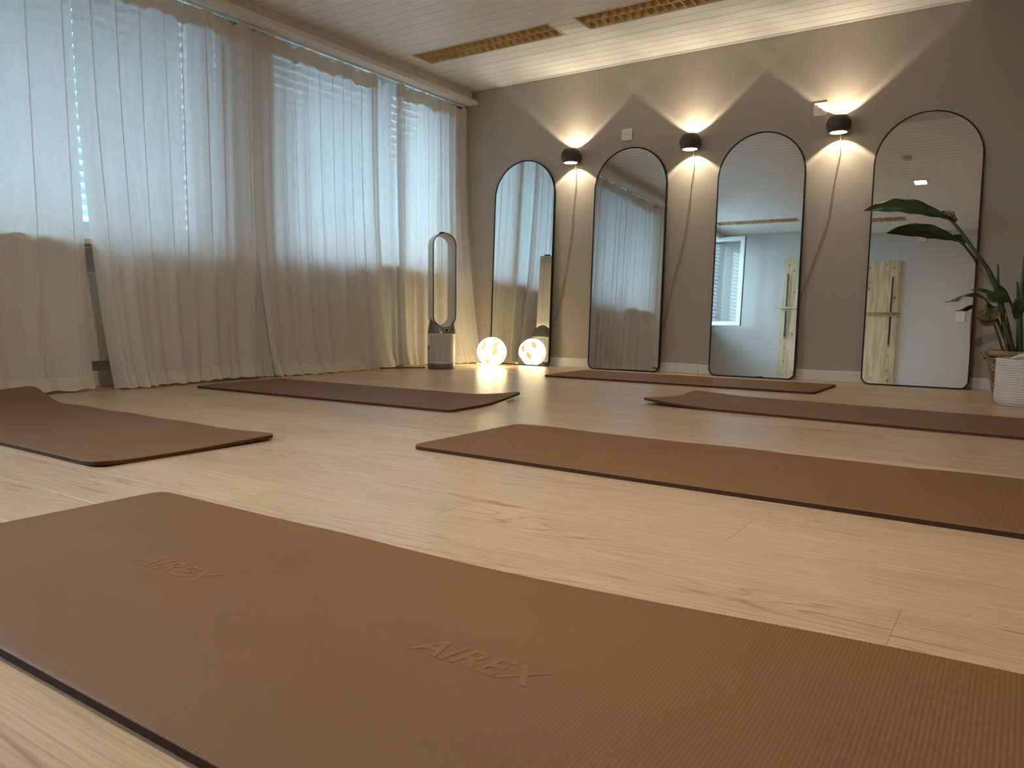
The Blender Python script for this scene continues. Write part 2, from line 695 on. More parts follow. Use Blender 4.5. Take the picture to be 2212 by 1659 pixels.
# skirting along the mirror wall (two lengths, the left one standing a hair proud) and under the windows
bb = structure(thing('baseboard_back'))
box('board', (XW, -0.0135, 0.0), (2.105, 0.0, 0.0745), 'white_trim', bb, 0.002)
box('board', (2.106, -0.012, 0.0), (XR, 0.0, 0.0725), 'white_trim', bb, 0.002)
structure(box('baseboard_left', (-0.30, YF, 0.0), (-0.288, -0.22, 0.09), 'white_trim', None, 0.002))
structure(box('baseboard_right', (XR - 0.012, YF, 0.0), (XR, -0.014, 0.0725), 'white_trim', None, 0.002))

# ------------------------------------------------------------------ ceiling: backing + white boards + trims
ce = structure(box('ceiling', (XO, YF - 0.15, HC + 0.10), (XR + 0.15, 0.15, HC + 0.16), 'groove'))
FIX_Y = (-1.005, -0.755)
FIX_Y2 = (-6.06, -5.81)
FIX_X = [(0.172, 1.362), (1.545, 2.735), (2.918, 4.108)]
board_cache = {}


def ceil_board(x0, x1, y0, y1):
    key = (round(x1 - x0, 3), round(y1 - y0, 3))
    if key not in board_cache:
        lx, ly = key
        bm = bmesh.new()
        add_box(bm, (-lx / 2, -ly / 2 + 0.0008, 0.0), (lx / 2, ly / 2 - 0.0008, 0.012))
        # long bead: a shallow step along one long edge, as on matchboard
        low = [e for e in bm.edges if all(v.co.z < 1e-5 for v in e.verts) and abs(e.verts[0].co.y - e.verts[1].co.y) < 1e-6]
        bmesh.ops.bevel(bm, geom=low, offset=0.0026, segments=2, affect='EDGES')
        bmesh.ops.recalc_face_normals(bm, faces=bm.faces[:])
        me = bpy.data.meshes.new('ceiling_board')
        bm.to_mesh(me)
        bm.free()
        me.materials.append(M['ceiling'])
        board_cache[key] = me
    o = bpy.data.objects.new('ceiling_board', board_cache[key])
    COL.objects.link(o)
    o.parent = ce
    o.location = ((x0 + x1) / 2, (y0 + y1) / 2, HC)


edges = [-0.02, -0.125, -0.225, -0.325, -0.425, -0.525, -0.545, -0.655, -0.755]
edges += [-1.005, -1.045]
y = -1.145
while y > -5.70:
    edges.append(round(y, 4))
    y -= 0.1
edges += [-5.745, -5.81, -6.06, -6.145, -6.245, -6.345, -6.445, -6.545, -6.645, -6.745, YF]
for a, b in zip(edges, edges[1:]):
    front = abs(a - FIX_Y[1]) < 1e-4
    back = abs(a - FIX_Y2[1]) < 1e-4
    if not (front or back):
        ceil_board(0.0, XR, b, a)
    else:
        xs = [0.0] + [v for p in (FIX_X if front else FIX_X[:2]) for v in p] + [XR]
        for x0, x1 in zip(xs[0::2], xs[1::2]):
            h = (a - b) / 3
            for k in range(3):
                ceil_board(x0, x1, a - (k + 1) * h, a - k * h)
structure(box('trim_1', (0.0, -0.024, HC - 0.010), (XR, 0.0, HC + 0.004), 'white_trim', None, 0.003))
structure(box('trim_2', (0.0, YF, HC - 0.010), (XR, YF + 0.024, HC + 0.004), 'white_trim', None, 0.003))
# boxed-in pelmet over the windows with its projecting batten
structure(box('trim_3', (-0.035, YF, 2.255), (0.0, 0.0, HC + 0.02), 'pelmet'))
structure(box('trim_4', (0.0, YF, HC - 0.012), (0.012, -0.024, HC + 0.004), 'pelmet', None, 0.002))
structure(box('trim_5', (-0.035, YF + 0.03, 2.217), (0.066, -0.0055, 2.2545), 'pelmet', None, 0.003))
rail = thing('curtain_rail', 'white curtain track under the long wooden pelmet batten', 'curtain rail', (-0.05, -3.4, 2.217))
box('track', (-0.012, -3.35, -0.014), (0.012, 3.36, 0.0), 'white_plastic', rail, 0.002)

# ------------------------------------------------------------------ recessed louvre luminaires
PITCH = 0.0615


def louver_blade_mesh():
    bm = bmesh.new()
    h = 0.046
    vs = [(-0.0016, 0), (0.0016, 0), (0.013, h), (-0.013, h)]
    a = [bm.verts.new((x, -0.0545, z)) for x, z in vs]
    b = [bm.verts.new((x, 0.0545, z)) for x, z in vs]
    for i in range(4):
        j = (i + 1) % 4
        bm.faces.new((a[i], a[j], b[j], b[i]))
    bm.faces.new(a[::-1])
    bm.faces.new(b)
    bmesh.ops.recalc_face_normals(bm, faces=bm.faces[:])
    me = bpy.data.meshes.new('louver_blade')
    bm.to_mesh(me)
    bm.free()
    me.materials.append(M['louver'])
    return me


LB = louver_blade_mesh()


def wedge(name, x0, x1, prof, m, parent):
    n = len(prof)
    vs = [(x0, y, z) for y, z in prof] + [(x1, y, z) for y, z in prof]
    fs = [(i, (i + 1) % n, n + (i + 1) % n, n + i) for i in range(n)] + [list(range(n))[::-1], [n + i for i in range(n)]]
    bm = bmesh.new()
    bv = [bm.verts.new(v) for v in vs]
    for f in fs:
        bm.faces.new([bv[i] for i in f])
    return obj_bm(name, bm, m, parent)


def luminaire(x0, x1, y0, y1, label):
    L, Wd = x1 - x0, y1 - y0
    t = thing('louver_ceiling_light', label, 'ceiling light', ((x0 + x1) / 2, (y0 + y1) / 2, HC), group='recessed louvre ceiling lights')
    bm = bmesh.new()
    hx, hy = L / 2, Wd / 2
    f = 0.012
    for a, b in (((-hx, -hy), (hx, -hy + f)), ((-hx, hy - f), (hx, hy)), ((-hx, -hy + f), (-hx + f, hy - f)), ((hx - f, -hy + f), (hx, hy - f))):
        add_box(bm, (a[0], a[1], -0.004), (b[0], b[1], 0.075), 0.0008)
    obj_bm('frame', bm, 'white_trim', t)
    box('housing', (-hx + f, -hy + f, 0.066), (hx - f, hy - f, 0.075), 'louver_in', t)
    h = 0.046
    wedge('spine', -hx + f, hx - f, [(-0.0016, 0.001), (0.0016, 0.001), (0.012, h), (-0.012, h)], 'louver', t)
    for s in (-1, 1):
        e = s * (hy - f)
        wedge('side_reflector', -hx + f, hx - f, [(e, 0.001), (e - s * 0.002, 0.001), (e - s * 0.014, h), (e, h)], 'louver', t)
        # fluorescent tube above the louvre (off)
        vs, fs = tube_data([(-hx + 0.03, s * 0.058, 0.056), (hx - 0.03, s * 0.058, 0.056)], 0.008, 10)
        obj('tube', vs, fs, 'white_plastic', t, True)
        n = int(round((L - 2 * f) / PITCH))
        for i in range(n + 1):
            o = bpy.data.objects.new('louver_blade', LB)
            COL.objects.link(o)
            o.parent = t
            xx = -hx + f + 0.004 + i * (L - 2 * f - 0.008) / n
            o.location = (xx, s * 0.056, 0.001)
    return t


names5 = ['gold louvre ceiling light nearest the curtain corner, above the mirror wall side',
          'second gold louvre ceiling light from the curtains, above the mirror wall side',
          'third gold louvre ceiling light from the curtains, cut off by the top of the frame']
for (x0, x1), lb in zip(FIX_X, names5):
    luminaire(x0, x1, *FIX_Y, lb)
for (x0, x1), lb in zip(FIX_X[:2], ['gold louvre ceiling light at the far end, seen in the third mirror',
                                    'gold louvre ceiling light at the far end, seen in the rightmost mirror behind the leaf']):
    luminaire(x0, x1, *FIX_Y2, lb)

# ------------------------------------------------------------------ windows, blinds, outside
def ring_frame(bm, x0, x1, y0, y1, z0, z1, wdt, bev=0.003):
    add_box(bm, (x0, y0, z0), (x1, y0 + wdt, z1), bev)
    add_box(bm, (x0, y1 - wdt, z0), (x1, y1, z1), bev)
    add_box(bm, (x0, y0 + wdt, z0), (x1, y1 - wdt, z0 + wdt), bev)
    add_box(bm, (x0, y0 + wdt, z1 - wdt), (x1, y1 - wdt, z1), bev)


def sash(parent, y0, y1, z0, z1, x0=-0.285, x1=-0.225):
    bm = bmesh.new()
    ring_frame(bm, x0, x1, y0, y1, z0, z1, 0.062)
    s = obj_bm('sash', bm, 'pvc', parent)
    obj('pane', [((x0 + x1) / 2, y0 + 0.06, z0 + 0.06), ((x0 + x1) / 2, y1 - 0.06, z0 + 0.06),
                 ((x0 + x1) / 2, y1 - 0.06, z1 - 0.06), ((x0 + x1) / 2, y0 + 0.06, z1 - 0.06)], [(0, 1, 2, 3)], 'glass', s)
    return s


slat_cache = {}


def slat_mesh(L):
    if L in slat_cache:
        return slat_cache[L]
    prof = [(-0.034, -0.002), (-0.028, 0.001), (0.0, 0.004), (0.028, 0.001), (0.034, -0.003)]
    th = 0.0012
    vs, fs = [], []
    n = len(prof)
    h = L / 2
    for yy, sc in ((-h, 0.48), (-h + 0.028, 0.48), (-h + 0.0285, 1.0), (h - 0.0285, 1.0), (h - 0.028, 0.48), (h, 0.48)):
        for x, z in prof:
            vs.append((x * sc, yy, z))
        for x, z in prof[::-1]:
            vs.append((x * sc, yy, z - th))
    k = 2 * n
    for q in range(5):
        for i in range(k):
            a, b = q * k + i, q * k + (i + 1) % k
            fs.append((a, b, b + k, a + k))
    fs += [list(range(k)), [5 * k + i for i in range(k)][::-1]]
    me = bpy.data.meshes.new('slat')
    me.from_pydata(vs, [], fs)
    me.materials.append(M['slat'])
    slat_cache[L] = me
    return me


def blind(y0, y1, zb, label, tilt):
    t = thing('exterior_blind', label, 'blind', (-0.385, (y0 + y1) / 2, zb), group='exterior slat blinds')
    L = round(y1 - y0 - 0.02, 3)
    box('bottom_rail', (-0.035, -L / 2, 0.0), (0.035, L / 2, 0.018), 'slat', t, 0.002)
    z = 0.05
    while zb + z < ZH + 0.02:
        o = bpy.data.objects.new('slat', slat_mesh(L))
        COL.objects.link(o)
        o.parent = t
        o.location = (0, 0, z)
        o.rotation_euler = (0, tilt, 0)
        z += 0.0625
    for yy in (-L / 2 + 0.12, L / 2 - 0.12):
        for xx in (-0.033, 0.033):
            vs, fs = tube_data([(xx, yy, 0.01), (xx, yy, ZH - zb)], 0.0012, 5)
            obj('ladder_cord', vs, fs, 'grey_plastic', t)
    return t


blind_labels = {
    1: ['exterior slat blind nearest the mirror wall, behind the corner curtain', 'exterior slat blind behind the bright middle curtain'],
    2: ['exterior slat blind behind the right part of the left curtain', 'exterior slat blind behind the curtain gap above the radiator'],
    3: ['exterior slat blind behind the frame-edge curtain', 'exterior slat blind by the open window seen in the third mirror']}
for k, (y0, y1) in WIN.items():
    wd = structure(thing('window_%d' % k))
    bm = bmesh.new()
    ring_frame(bm, -0.30, -0.22, y0, y1, ZS, ZH, 0.055)
    ym = {1: -0.86, 2: -2.49, 3: -5.62}[k]
    add_box(bm, (-0.30, ym - 0.03, ZS + 0.055), (-0.22, ym + 0.03, ZH - 0.055), 0.003)
    obj_bm('frame', bm, 'pvc', wd)
    box('sill', (-0.30, y0, ZS - 0.032), (-0.082, y1, ZS), 'white_trim', wd, 0.003)
    hm = 0.0 if k == 2 else 0.02
    sash(wd, ym + hm, y1 - 0.04, ZS + 0.04, ZH - 0.04)
    if k != 3:
        sash(wd, y0 + 0.04, ym - hm, ZS + 0.04, ZH - 0.04)
    else:
        # inward casement standing wide open by the end wall
        z0, z1 = ZS + 0.04, ZH - 0.06
        bm = bmesh.new()
        ring_frame(bm, -0.03, 0.03, 0.0, 0.66, z0, z1, 0.066)
        sh = obj_bm('open_casement', bm, 'pvc', wd)
        obj('pane', [(0, 0.06, z0 + 0.06), (0, 0.60, z0 + 0.06), (0, 0.60, z1 - 0.06), (0, 0.06, z1 - 0.06)], [(0, 1, 2, 3)], 'glass', sh)
        bm = bmesh.new()
        add_box(bm, (-0.032, 0.661, z0 + 0.01), (0.012, 0.667, z1 - 0.01))
        obj_bm('seal', bm, 'grey_plastic', sh)
        sh.location = (-0.185, -6.50, 0)
        sh.rotation_euler = (0, 0, -PI / 2 + 0.10)
    a, b = (ym + (0.170 if k == 2 else 0.035), y1), (y0, ym + (0.002 if k == 2 else -0.035))
    for (u, v), lb, tl in zip((a, b), blind_labels[k], {1: (69, 75), 2: (78, 78), 3: (24, 24)}[k]):
        bl = blind(u, v, 0.88, lb, math.radians(tl))
        if u > ym:      # guide rail between the two blinds of this window
            box('guide_rail', (-0.030, b[1] - (u + v) / 2 - 0.006, 0.0), (0.030, u - (u + v) / 2 + 0.006, ZH - 0.86), 'slat', bl)
    # light portals: tell the renderer where daylight comes in (they emit nothing)
    pd = bpy.data.lights.new('window_portal', 'AREA')
    pd.shape = 'RECTANGLE'
    pd.size, pd.size_y = (y1 - y0), (ZH - ZS)
    pd.cycles.is_portal = True
    po = bpy.data.objects.new('window_portal', pd)
    COL.objects.link(po)
    po.location = (-0.435, (y0 + y1) / 2, (ZS + ZH) / 2)
    po.rotation_euler = (PI / 2, 0, -PI / 2)

g = structure(box('ground', (-30, -30, -0.75), (XO - 0.01, 22, -0.7), 'ground'))
vs, fs = [], []
r2 = random.Random(3)
for i in range(2600):
    c0 = Vector((-3.4 + r2.gauss(0, 0.28), r2.uniform(-9, 3.5), -0.7 + 1.9 * r2.random() ** 0.8))
    u = Vector((r2.uniform(-1, 1), r2.uniform(-1, 1), r2.uniform(-1, 1))).normalized() * 0.09
    v = u.cross(Vector((r2.uniform(-1, 1), r2.uniform(-1, 1), r2.uniform(-1, 1)))).normalized() * 0.05
    k = len(vs)
    vs += [c0 - u, c0 + v, c0 + u, c0 - v]
    fs.append((k, k + 1, k + 2, k + 3))
hd = obj('hedge', vs, fs, 'hedge')
tag(hd, 'green hedge outside, glimpsed between the blind slats', 'hedge', kind='stuff')

# radiators under the windows
def radiator(y0, y1, label):
    t = thing('radiator', label, 'radiator', (-0.235, (y0 + y1) / 2, 0.15))
    L = y1 - y0
    h = 0.48
    n = int(L / 0.046)
    vs, fs = [], []
    for i in range(n * 4 + 1):
        yy = -L / 2 + L * i / (n * 4)
        dx = [0.0, 0.0, 0.008, 0.008][i % 4]
        vs += [(0.028 + dx, yy, 0.0), (0.028 + dx, yy, h), (-0.03, yy, h), (-0.03, yy, 0.0)]
    for i in range(n * 4):
        for k in range(4):
            a, b = i * 4 + k, i * 4 + (k + 1) % 4
            fs.append((a, b, b + 4, a + 4))
    fs += [(0, 1, 2, 3)[::-1], tuple(n * 16 + k for k in range(4))]
    obj('panel', vs, fs, 'radiator', t)
    box('top_grille', (-0.034, -L / 2 - 0.004, h), (0.04, L / 2 + 0.004, h + 0.012), 'radiator', t, 0.002)
    for s in (-1, 1):
        box('bracket', (-0.06, s * L * 0.35 - 0.015, 0.06), (-0.03, s * L * 0.35 + 0.015, h - 0.05), 'radiator', t)
        tube('pipe', [(0.0, s * (L / 2 - 0.05), 0.0), (0.0, s * (L / 2 - 0.05), -0.10), (-0.05, s * (L / 2 - 0.05), -0.13)], 0.008, 'radiator', t)
    return t


radiator(-4.0, -2.5, 'white ribbed radiator glimpsed in the gap between the two left curtains')
radiator(-1.9, -0.5, 'white ribbed radiator hidden under the corner window behind curtains')

# ------------------------------------------------------------------ curtains
def curtain(name, label, group, yt, yb, ztop, zbot, seed, pleats, amp=(0.010, 0.020, 0.028), xbase=-0.05, flare=None,
            m='curtain', left_curl=0.0, header=True, ex=1.6, rows=44, nx=260, hem_drop=0.0, folds=(5, 9, 15), edge=None, bulge=None):
    """yt / yb = (left, right) y at the top and bottom; folds run top to bottom; pleats are small z-folds (three layers)"""
    r = random.Random(seed)
    ph = [r.uniform(0, 6.28) for _ in range(8)]
    cols = []
    W = abs(yt[1] - yt[0])
    pl = [(i + 0.5 + r.uniform(-0.18, 0.18)) / pleats for i in range(pleats)] if pleats else []
    bs = [i / (nx - 1) for i in range(nx)]
    for b in bs:
        cols.append((b, 0.0, 0.0))
    ov = 0.0035 / W
    for p in pl:
        cols = [c for c in cols if not (p - ov * 0.5 < c[0] < p + ov * 1.5)]
        k = next((i for i, c in enumerate(cols) if c[0] > p), len(cols))
        cols[k:k] = [(p + ov, 0.0, 1), (p + ov * 1.1, 0.0012, 1), (p, 0.0030, -1), (p - ov * 0.1, 0.0042, -1), (p + ov * 1.2, 0.0048, 1)]

    def fx(s, v):
        # v: 0 top .. 1 bottom
        a = amp[0] + (amp[1] - amp[0]) * min(1, v * 2) if v < 0.5 else amp[1] + (amp[2] - amp[1]) * (v - 0.5) * 2
        q = s + 0.012 * math.sin(3 * v + ph[3]) + 0.010 * math.sin(7 * s + ph[5]) * v
        f = 0.42 * math.sin(2 * PI * folds[0] * q + ph[0]) + 0.36 * math.sin(2 * PI * folds[1] * q + ph[1] + 0.8 * v)
        f += 0.30 * math.sin(2 * PI * folds[2] * q + ph[2]) * (1 - 0.55 * v)
        f += 0.22 * noise.noise(Vector((s * 9, v * 2.2, seed * 3.1))) * 2 * v
        return a * f

    def pos(s, v, dx=0.0):
        ya = yt[0] + (yt[1] - yt[0]) * s
        dl, dr = yb[0] - yt[0], yb[1] - yt[1]
        yy = ya + (dl * (1 - s) ** 2.5 + dr * s ** 2.5) * v ** ex
        sc = 0.011 * (0.5 + 0.5 * math.sin(2 * PI * s * W / 0.115 + ph[4])) + 0.006 * math.sin(2 * PI * s * W / 0.31 + ph[6])
        zt = ztop - max(0.0, sc) * 1.9
        zb_ = zbot(s) if callable(zbot) else zbot
        zb_ += 0.004 * math.sin(2 * PI * s * 11 + ph[7])
        zz = zt + (zb_ - zt) * v
        xx = xbase + fx(s, v) + dx
        if flare:
            xx += flare(s, v)
        if bulge:
            xx += bulge(s, v)
        # hem settles on the floor with a soft crumple
        if v > 0.93:
            k = (v - 0.93) / 0.07
            xx += 0.010 * k * math.sin(2 * PI * s * folds[1] * 1.7 + ph[2]) + 0.012 * k * k
        if left_curl and s < left_curl:
            k = 1 - s / left_curl
            xx -= 0.05 * k * k * (0.4 + v)
        return (xx, yy, zz)

    vs, fs = [], []
    nv = [0.0, 0.012, 0.03] + [0.05 + 0.95 * (i / (rows - 1)) for i in range(rows)]
    nc = len(cols)
    for v in nv:
        fade = 1 - sstep(0.50, 0.72, v)
        for s, dx, _ in cols:
            vs.append(pos(s, v, dx * fade))
    R = len(nv)
    for i in range(R - 1):
        for k in range(nc - 1):
            a = i * nc + k
            fs.append((a, a + 1, a + nc + 1, a + nc))
    o = obj(name, vs, fs, m, None, True)
    tag(o, label, 'curtain', group)
    if header:
        hv, hf = [], []
        ncol = nx
        hts = [0.001, 0.014, 0.03, 0.046]
        for off in hts:
            for s in bs:
                p = pos(s, off)
                hv.append((p[0] + 0.004, p[1], p[2]))
        for i in range(len(hts) - 1):
            for k in range(ncol - 1):
                a = i * ncol + k
                hf.append((a, a + 1, a + ncol + 1, a + ncol))
        obj('header_tape', hv, hf, 'curtain_double', o, True)
        # gathering hooks between tape and track
        hk = int(W / 0.125)
        bmh = bmesh.new()
        for i in range(hk):
            s = (i + 0.5) / hk
            p = pos(s, 0.0)
            add_box(bmh, (xbase - 0.003, p[1] - 0.002, p[2] - 0.03), (xbase + 0.003, p[1] + 0.002, 2.205))
        ho = obj_bm('hooks', bmh, 'white_plastic', o)
        ho['kind'] = 'stuff'
        # bottom hem, folded double
        hv, hf = [], []
        hts = [0.968, 0.98, 0.992, 1.0]
        for off in hts:
            for s in bs:
                p = pos(s, off)
                hv.append((p[0] + 0.004, p[1], p[2]))
        for i in range(len(hts) - 1):
            for k in range(ncol - 1):
                a = i * ncol + k
                hf.append((a, a + 1, a + ncol + 1, a + ncol))
        obj('hem', hv, hf, 'curtain_double', o, True)
    return o


G = 'cotton curtains along the window wall'
curtain('curtain', 'cream cotton curtain cut by the left frame edge, closed over the window', G,
        (-5.05, -3.348), (-5.05, -3.315), 2.200, lambda s: 0.012, 11, 10, amp=(0.008, 0.014, 0.020), xbase=-0.073, folds=(4, 9, 17))
curtain('curtain', 'cream cotton curtain right of the radiator gap, its lower left corner swept aside', G,
        (-3.352, -2.262), (-3.205, -2.258), 2.200, lambda s: 0.006 + 0.012 * s, 12, 8, amp=(0.010, 0.018, 0.026), xbase=-0.030, folds=(4, 8, 15),
        left_curl=0.06, flare=lambda s, v: 0.05 * (1 - s) ** 3 * v * v, ex=2.0)
curtain('curtain', 'bright cream cotton curtain in the middle, left of the air purifier', G,
        (-2.275, -1.125), (-2.125, -0.955), 2.200, lambda s: 0.004, 13, 11, amp=(0.009, 0.017, 0.030), xbase=-0.045, folds=(3, 7, 13),
        flare=lambda s, v: 0.05 * math.sin(PI * s) * v ** 3, ex=3.2)
curtain('curtain', 'cream cotton curtain in the corner behind the air purifier, flaring at the hem', G,
        (-0.915, -0.012), (-0.86, -0.045), 2.200, lambda s: 0.004, 14, 6, amp=(0.014, 0.026, 0.036), xbase=-0.042, folds=(3, 7, 11),
        flare=lambda s, v: 0.20 * sstep(0.45, 1.0, s) * v ** 2.6, ex=2.0)
GL = 'thin lining curtains behind the main curtains'
curtain('curtain', 'thin bluish lining curtain in the slot beside the corner curtain', GL,
        (-1.19, -0.82), (-1.13, -0.80), 2.185, 0.012, 15, 0, amp=(0.014, 0.016, 0.018), xbase=-0.068, m='sheer', header=False, nx=90, folds=(2, 3, 5))
curtain('curtain', 'thin grey lining curtain showing low in the slot left of the middle curtain', GL,
        (-2.33, -2.17), (-2.31, -2.09), 2.185, 0.006, 16, 0, amp=(0.004, 0.006, 0.008), xbase=-0.068, m='sheer', header=False, nx=60, folds=(1, 2, 3))

# ------------------------------------------------------------------ arched mirrors
MIR = [(0.562, -0.081, 0.594, 1.703, 2.40, 0.0, 'arched black-framed mirror nearest the curtains, behind the glowing globe'),
       (1.524, -0.0865, 0.606, 1.707, 2.40, -0.3, 'arched black-framed mirror second from the curtains, reflecting the closed curtain'),
       (2.510, -0.082, 0.606, 1.709, 2.64, 0.0, 'arched black-framed mirror third from the curtains, reflecting the open window'),
       (3.535, -0.088, 0.610, 1.718, 2.94, 0.0, 'arched black-framed mirror on the right behind the plant, reflecting the pine board')]


def outline(wd, h, inset, rb, n=28):
    hw = wd / 2 - inset
    R = hw
    pts = []
    zc = h - wd / 2
    for i in range(n + 1):
        a = PI * i / n
        pts.append((hw * math.cos(a), zc + R * math.sin(a)))
    rb_ = max(rb - inset, 0.002)
    for i in range(7):
        a = PI + (PI / 2) * i / 6
        pts.append((-hw + rb_ + rb_ * math.cos(a), inset + rb_ + rb_ * math.sin(a)))
    for i in range(7):
        a = 1.5 * PI + (PI / 2) * i / 6
        pts.append((hw - rb_ + rb_ * math.cos(a), inset + rb_ + rb_ * math.sin(a)))
    return pts


def arched_mirror(xc, yb, wd, h, th, yw, label):
    t = thing('arched_mirror', label, 'mirror', (xc, yb, 0.001), group='arched mirrors leaning on the wall')
    t.rotation_euler = (-math.radians(th), 0, math.radians(yw))
    # local: x right, z up, front face at y=0, depth to +y
    o0, o1 = outline(wd, h, 0.0, 0.052), outline(wd, h, 0.0085, 0.052)
    n = len(o0)
    D = 0.022
    vs = [(x, 0.0, z) for x, z in o0] + [(x, 0.0, z) for x, z in o1] + [(x, D, z) for x, z in o0] + [(x, 0.006, z) for x, z in o1]
    fs = []
    for i in range(n):
        j = (i + 1) % n
        fs += [(i, n + i, n + j, j), (2 * n + i, i, j, 2 * n + j), (n + i, 3 * n + i, 3 * n + j, n + j)]
    fs.append([2 * n + i for i in range(n)])
    obj('frame', vs, fs, 'black', t)
    o2 = outline(wd, h, 0.0080, 0.052)
    obj('mirror_glass', [(x, 0.003, z) for x, z in o2], [list(range(len(o2)))], 'mirror', t)
    return t


for a in MIR:
    arched_mirror(*a)

# ------------------------------------------------------------------ wall sconces with hanging cords
def sconce(x, z, cord_pts, label):
    t = thing('wall_sconce', label, 'wall lamp', (x, 0.0, z), group='round up-and-down wall sconces')
    d = 0.095
    # wall plate
    vs, fs = lathe_data([(0.0, 0.0), (0.047, 0.0), (0.050, 0.004), (0.050, 0.018), (0.046, 0.024), (0.0, 0.024)], 40)
    vs = [(a, -c, b) for a, b, c in vs]
    obj('wall_plate', vs, [f[::-1] for f in fs], 'sconce', t, True)
    vs, fs = tube_data([(0, -0.02, 0), (0, -0.045, 0)], 0.012, 12)
    obj('arm', vs, fs, 'sconce', t)
    # ball shade, open above and below
    R, hh = 0.076, 0.051
    prof = []
    for i in range(17):
        a = -0.80 + 1.60 * i / 16
        prof.append((R * math.cos(a) ** 0.9, hh * math.sin(a) / math.sin(0.80)))
    inner = [(r - 0.003, zz) for r, zz in prof[::-1]]
    vs, fs = lathe_data(prof, 48)
    # rim rings
    vs2, fs2 = lathe_data(inner, 48)
    sh = obj('shade', vs, fs, 'sconce', t, True, loc=(0, -d, 0))
    obj('liner', vs2, fs2, 'liner', sh, True)
    rim = []
    k = len(prof)
    rv, rf = [], []
    for zi in (0, k - 1):
        b = len(rv)
        for i in range(48):
            a = 2 * PI * i / 48
            r0, z0 = prof[zi]
            rv += [(r0 * math.cos(a), r0 * math.sin(a), z0), ((r0 - 0.003) * math.cos(a), (r0 - 0.003) * math.sin(a), z0)]
        for i in range(48):
            j = (i + 1) % 48
            rf.append((b + 2 * i, b + 2 * j, b + 2 * j + 1, b + 2 * i + 1))
    obj('rim', rv, rf, 'sconce', sh)
    # the emitter: a small flat LED puck shining up and down
    vs, fs = lathe_data([(0.0, -0.004), (0.016, -0.004), (0.016, 0.004), (0.0, 0.004)], 24)
    obj('led_puck', vs, fs, 'bulb', t, False, loc=(0, -d, 0))
    for s in (-1, 1):
        for dy in (-0.008, 0.008):
            ld = bpy.data.lights.new('sconce_led', 'SPOT')
            ld.spot_size = math.radians(165)
            ld.spot_blend = 0.2
            ld.energy = SCONCE_W / 2
            ld.color = WARM
            ld.shadow_soft_size = 0.0035
            # beam profile of the lamp's lens and reflector: a soft core and a bright rim
            ld.use_nodes = True
            nt = ld.node_tree
            em = nt.nodes['Emission']
            tc = N(nt, 'ShaderNodeTexCoord')
            sp_ = N(nt, 'ShaderNodeSeparateXYZ')
            ab = N(nt, 'ShaderNodeMath', operation='ABSOLUTE')
            cr = N(nt, 'ShaderNodeValToRGB')
            cr.color_ramp.elements[0].position = 0.66
            cr.color_ramp.elements[0].color = (0.95, 0.95, 0.95, 1)
            cr.color_ramp.elements[1].position = 1.0
            cr.color_ramp.elements[1].color = (0.80, 0.80, 0.80, 1)
            e2 = cr.color_ramp.elements.new(0.76)
            e2.color = (0.50, 0.50, 0.50, 1)
            e3 = cr.color_ramp.elements.new(0.94)
            e3.color = (0.60, 0.60, 0.60, 1)
            nt.links.new(tc.outputs['Normal'], sp_.inputs[0])
            nt.links.new(sp_.outputs[2], ab.inputs[0])
            nt.links.new(ab.outputs[0], cr.inputs[0])
            nt.links.new(cr.outputs[0], em.inputs['Strength'])
            lo = bpy.data.objects.new('sconce_led', ld)
            COL.objects.link(lo)
            lo.parent = t
            lo.location = (0, -d + dy, s * 0.0055)
            lo.rotation_euler = (0 if s < 0 else PI, 0, 0)
    # strain relief + twin cord
    vs, fs = tube_data([(0.0, -0.013, -0.048), (0.0, -0.013, -0.062), (0.001, -0.012, -0.075)], [0.006, 0.0045, 0.003], 10)
    obj('strain_relief', vs, fs, 'cream', t, True)
    p = [Vector(q) - Vector((x, 0, z)) for q in cord_pts]
    p = [Vector((0.001, -0.012, -0.073))] + p
    sp = spline(p, 10)
    for k in range(2):
        pts = []
        for i, q in enumerate(sp):
            a = i * 0.9 + k * PI
            spread = 0.0022 + 0.004 * sstep(8, 34, i)
            pts.append(q + Vector((spread * math.cos(a * 0.35 + k * 0), spread * 0.25 * math.sin(a), 0)) * (1 if k else -1))
        vs, fs = tube_data(pts, 0.0017, 6)
        obj('cord', vs, fs, 'cord', t, True)
    return t


sconce(1.043, 1.673, [(1.046, -.010, 1.50), (1.041, -.010, 1.40), (1.019, -.010, 1.17), (0.985, -.010, 0.876), (0.925, -.010, 0.577), (0.83, -.010, 0.25)],
       'dark round wall sconce nearest the curtains, between first and second mirror')
sconce(2.022, 1.674, [(2.023, -.010, 1.51), (2.014, -.010, 1.42), (1.988, -.010, 1.151), (1.917, -.010, 0.781), (1.825, -.010, 0.366), (1.77, -.010, 0.15)],
       'dark round wall sconce between the second and third mirror')
sconce(3.022, 1.675, [(3.022, -.010, 1.52), (3.010, -.010, 1.43), (2.977, -.010, 1.154), (2.932, -.010, 0.943), (2.865, -.010, 0.73), (2.77, -.010, 0.45)],
       'dark round wall sconce on the right, beside a wall socket and the rightmost mirror')


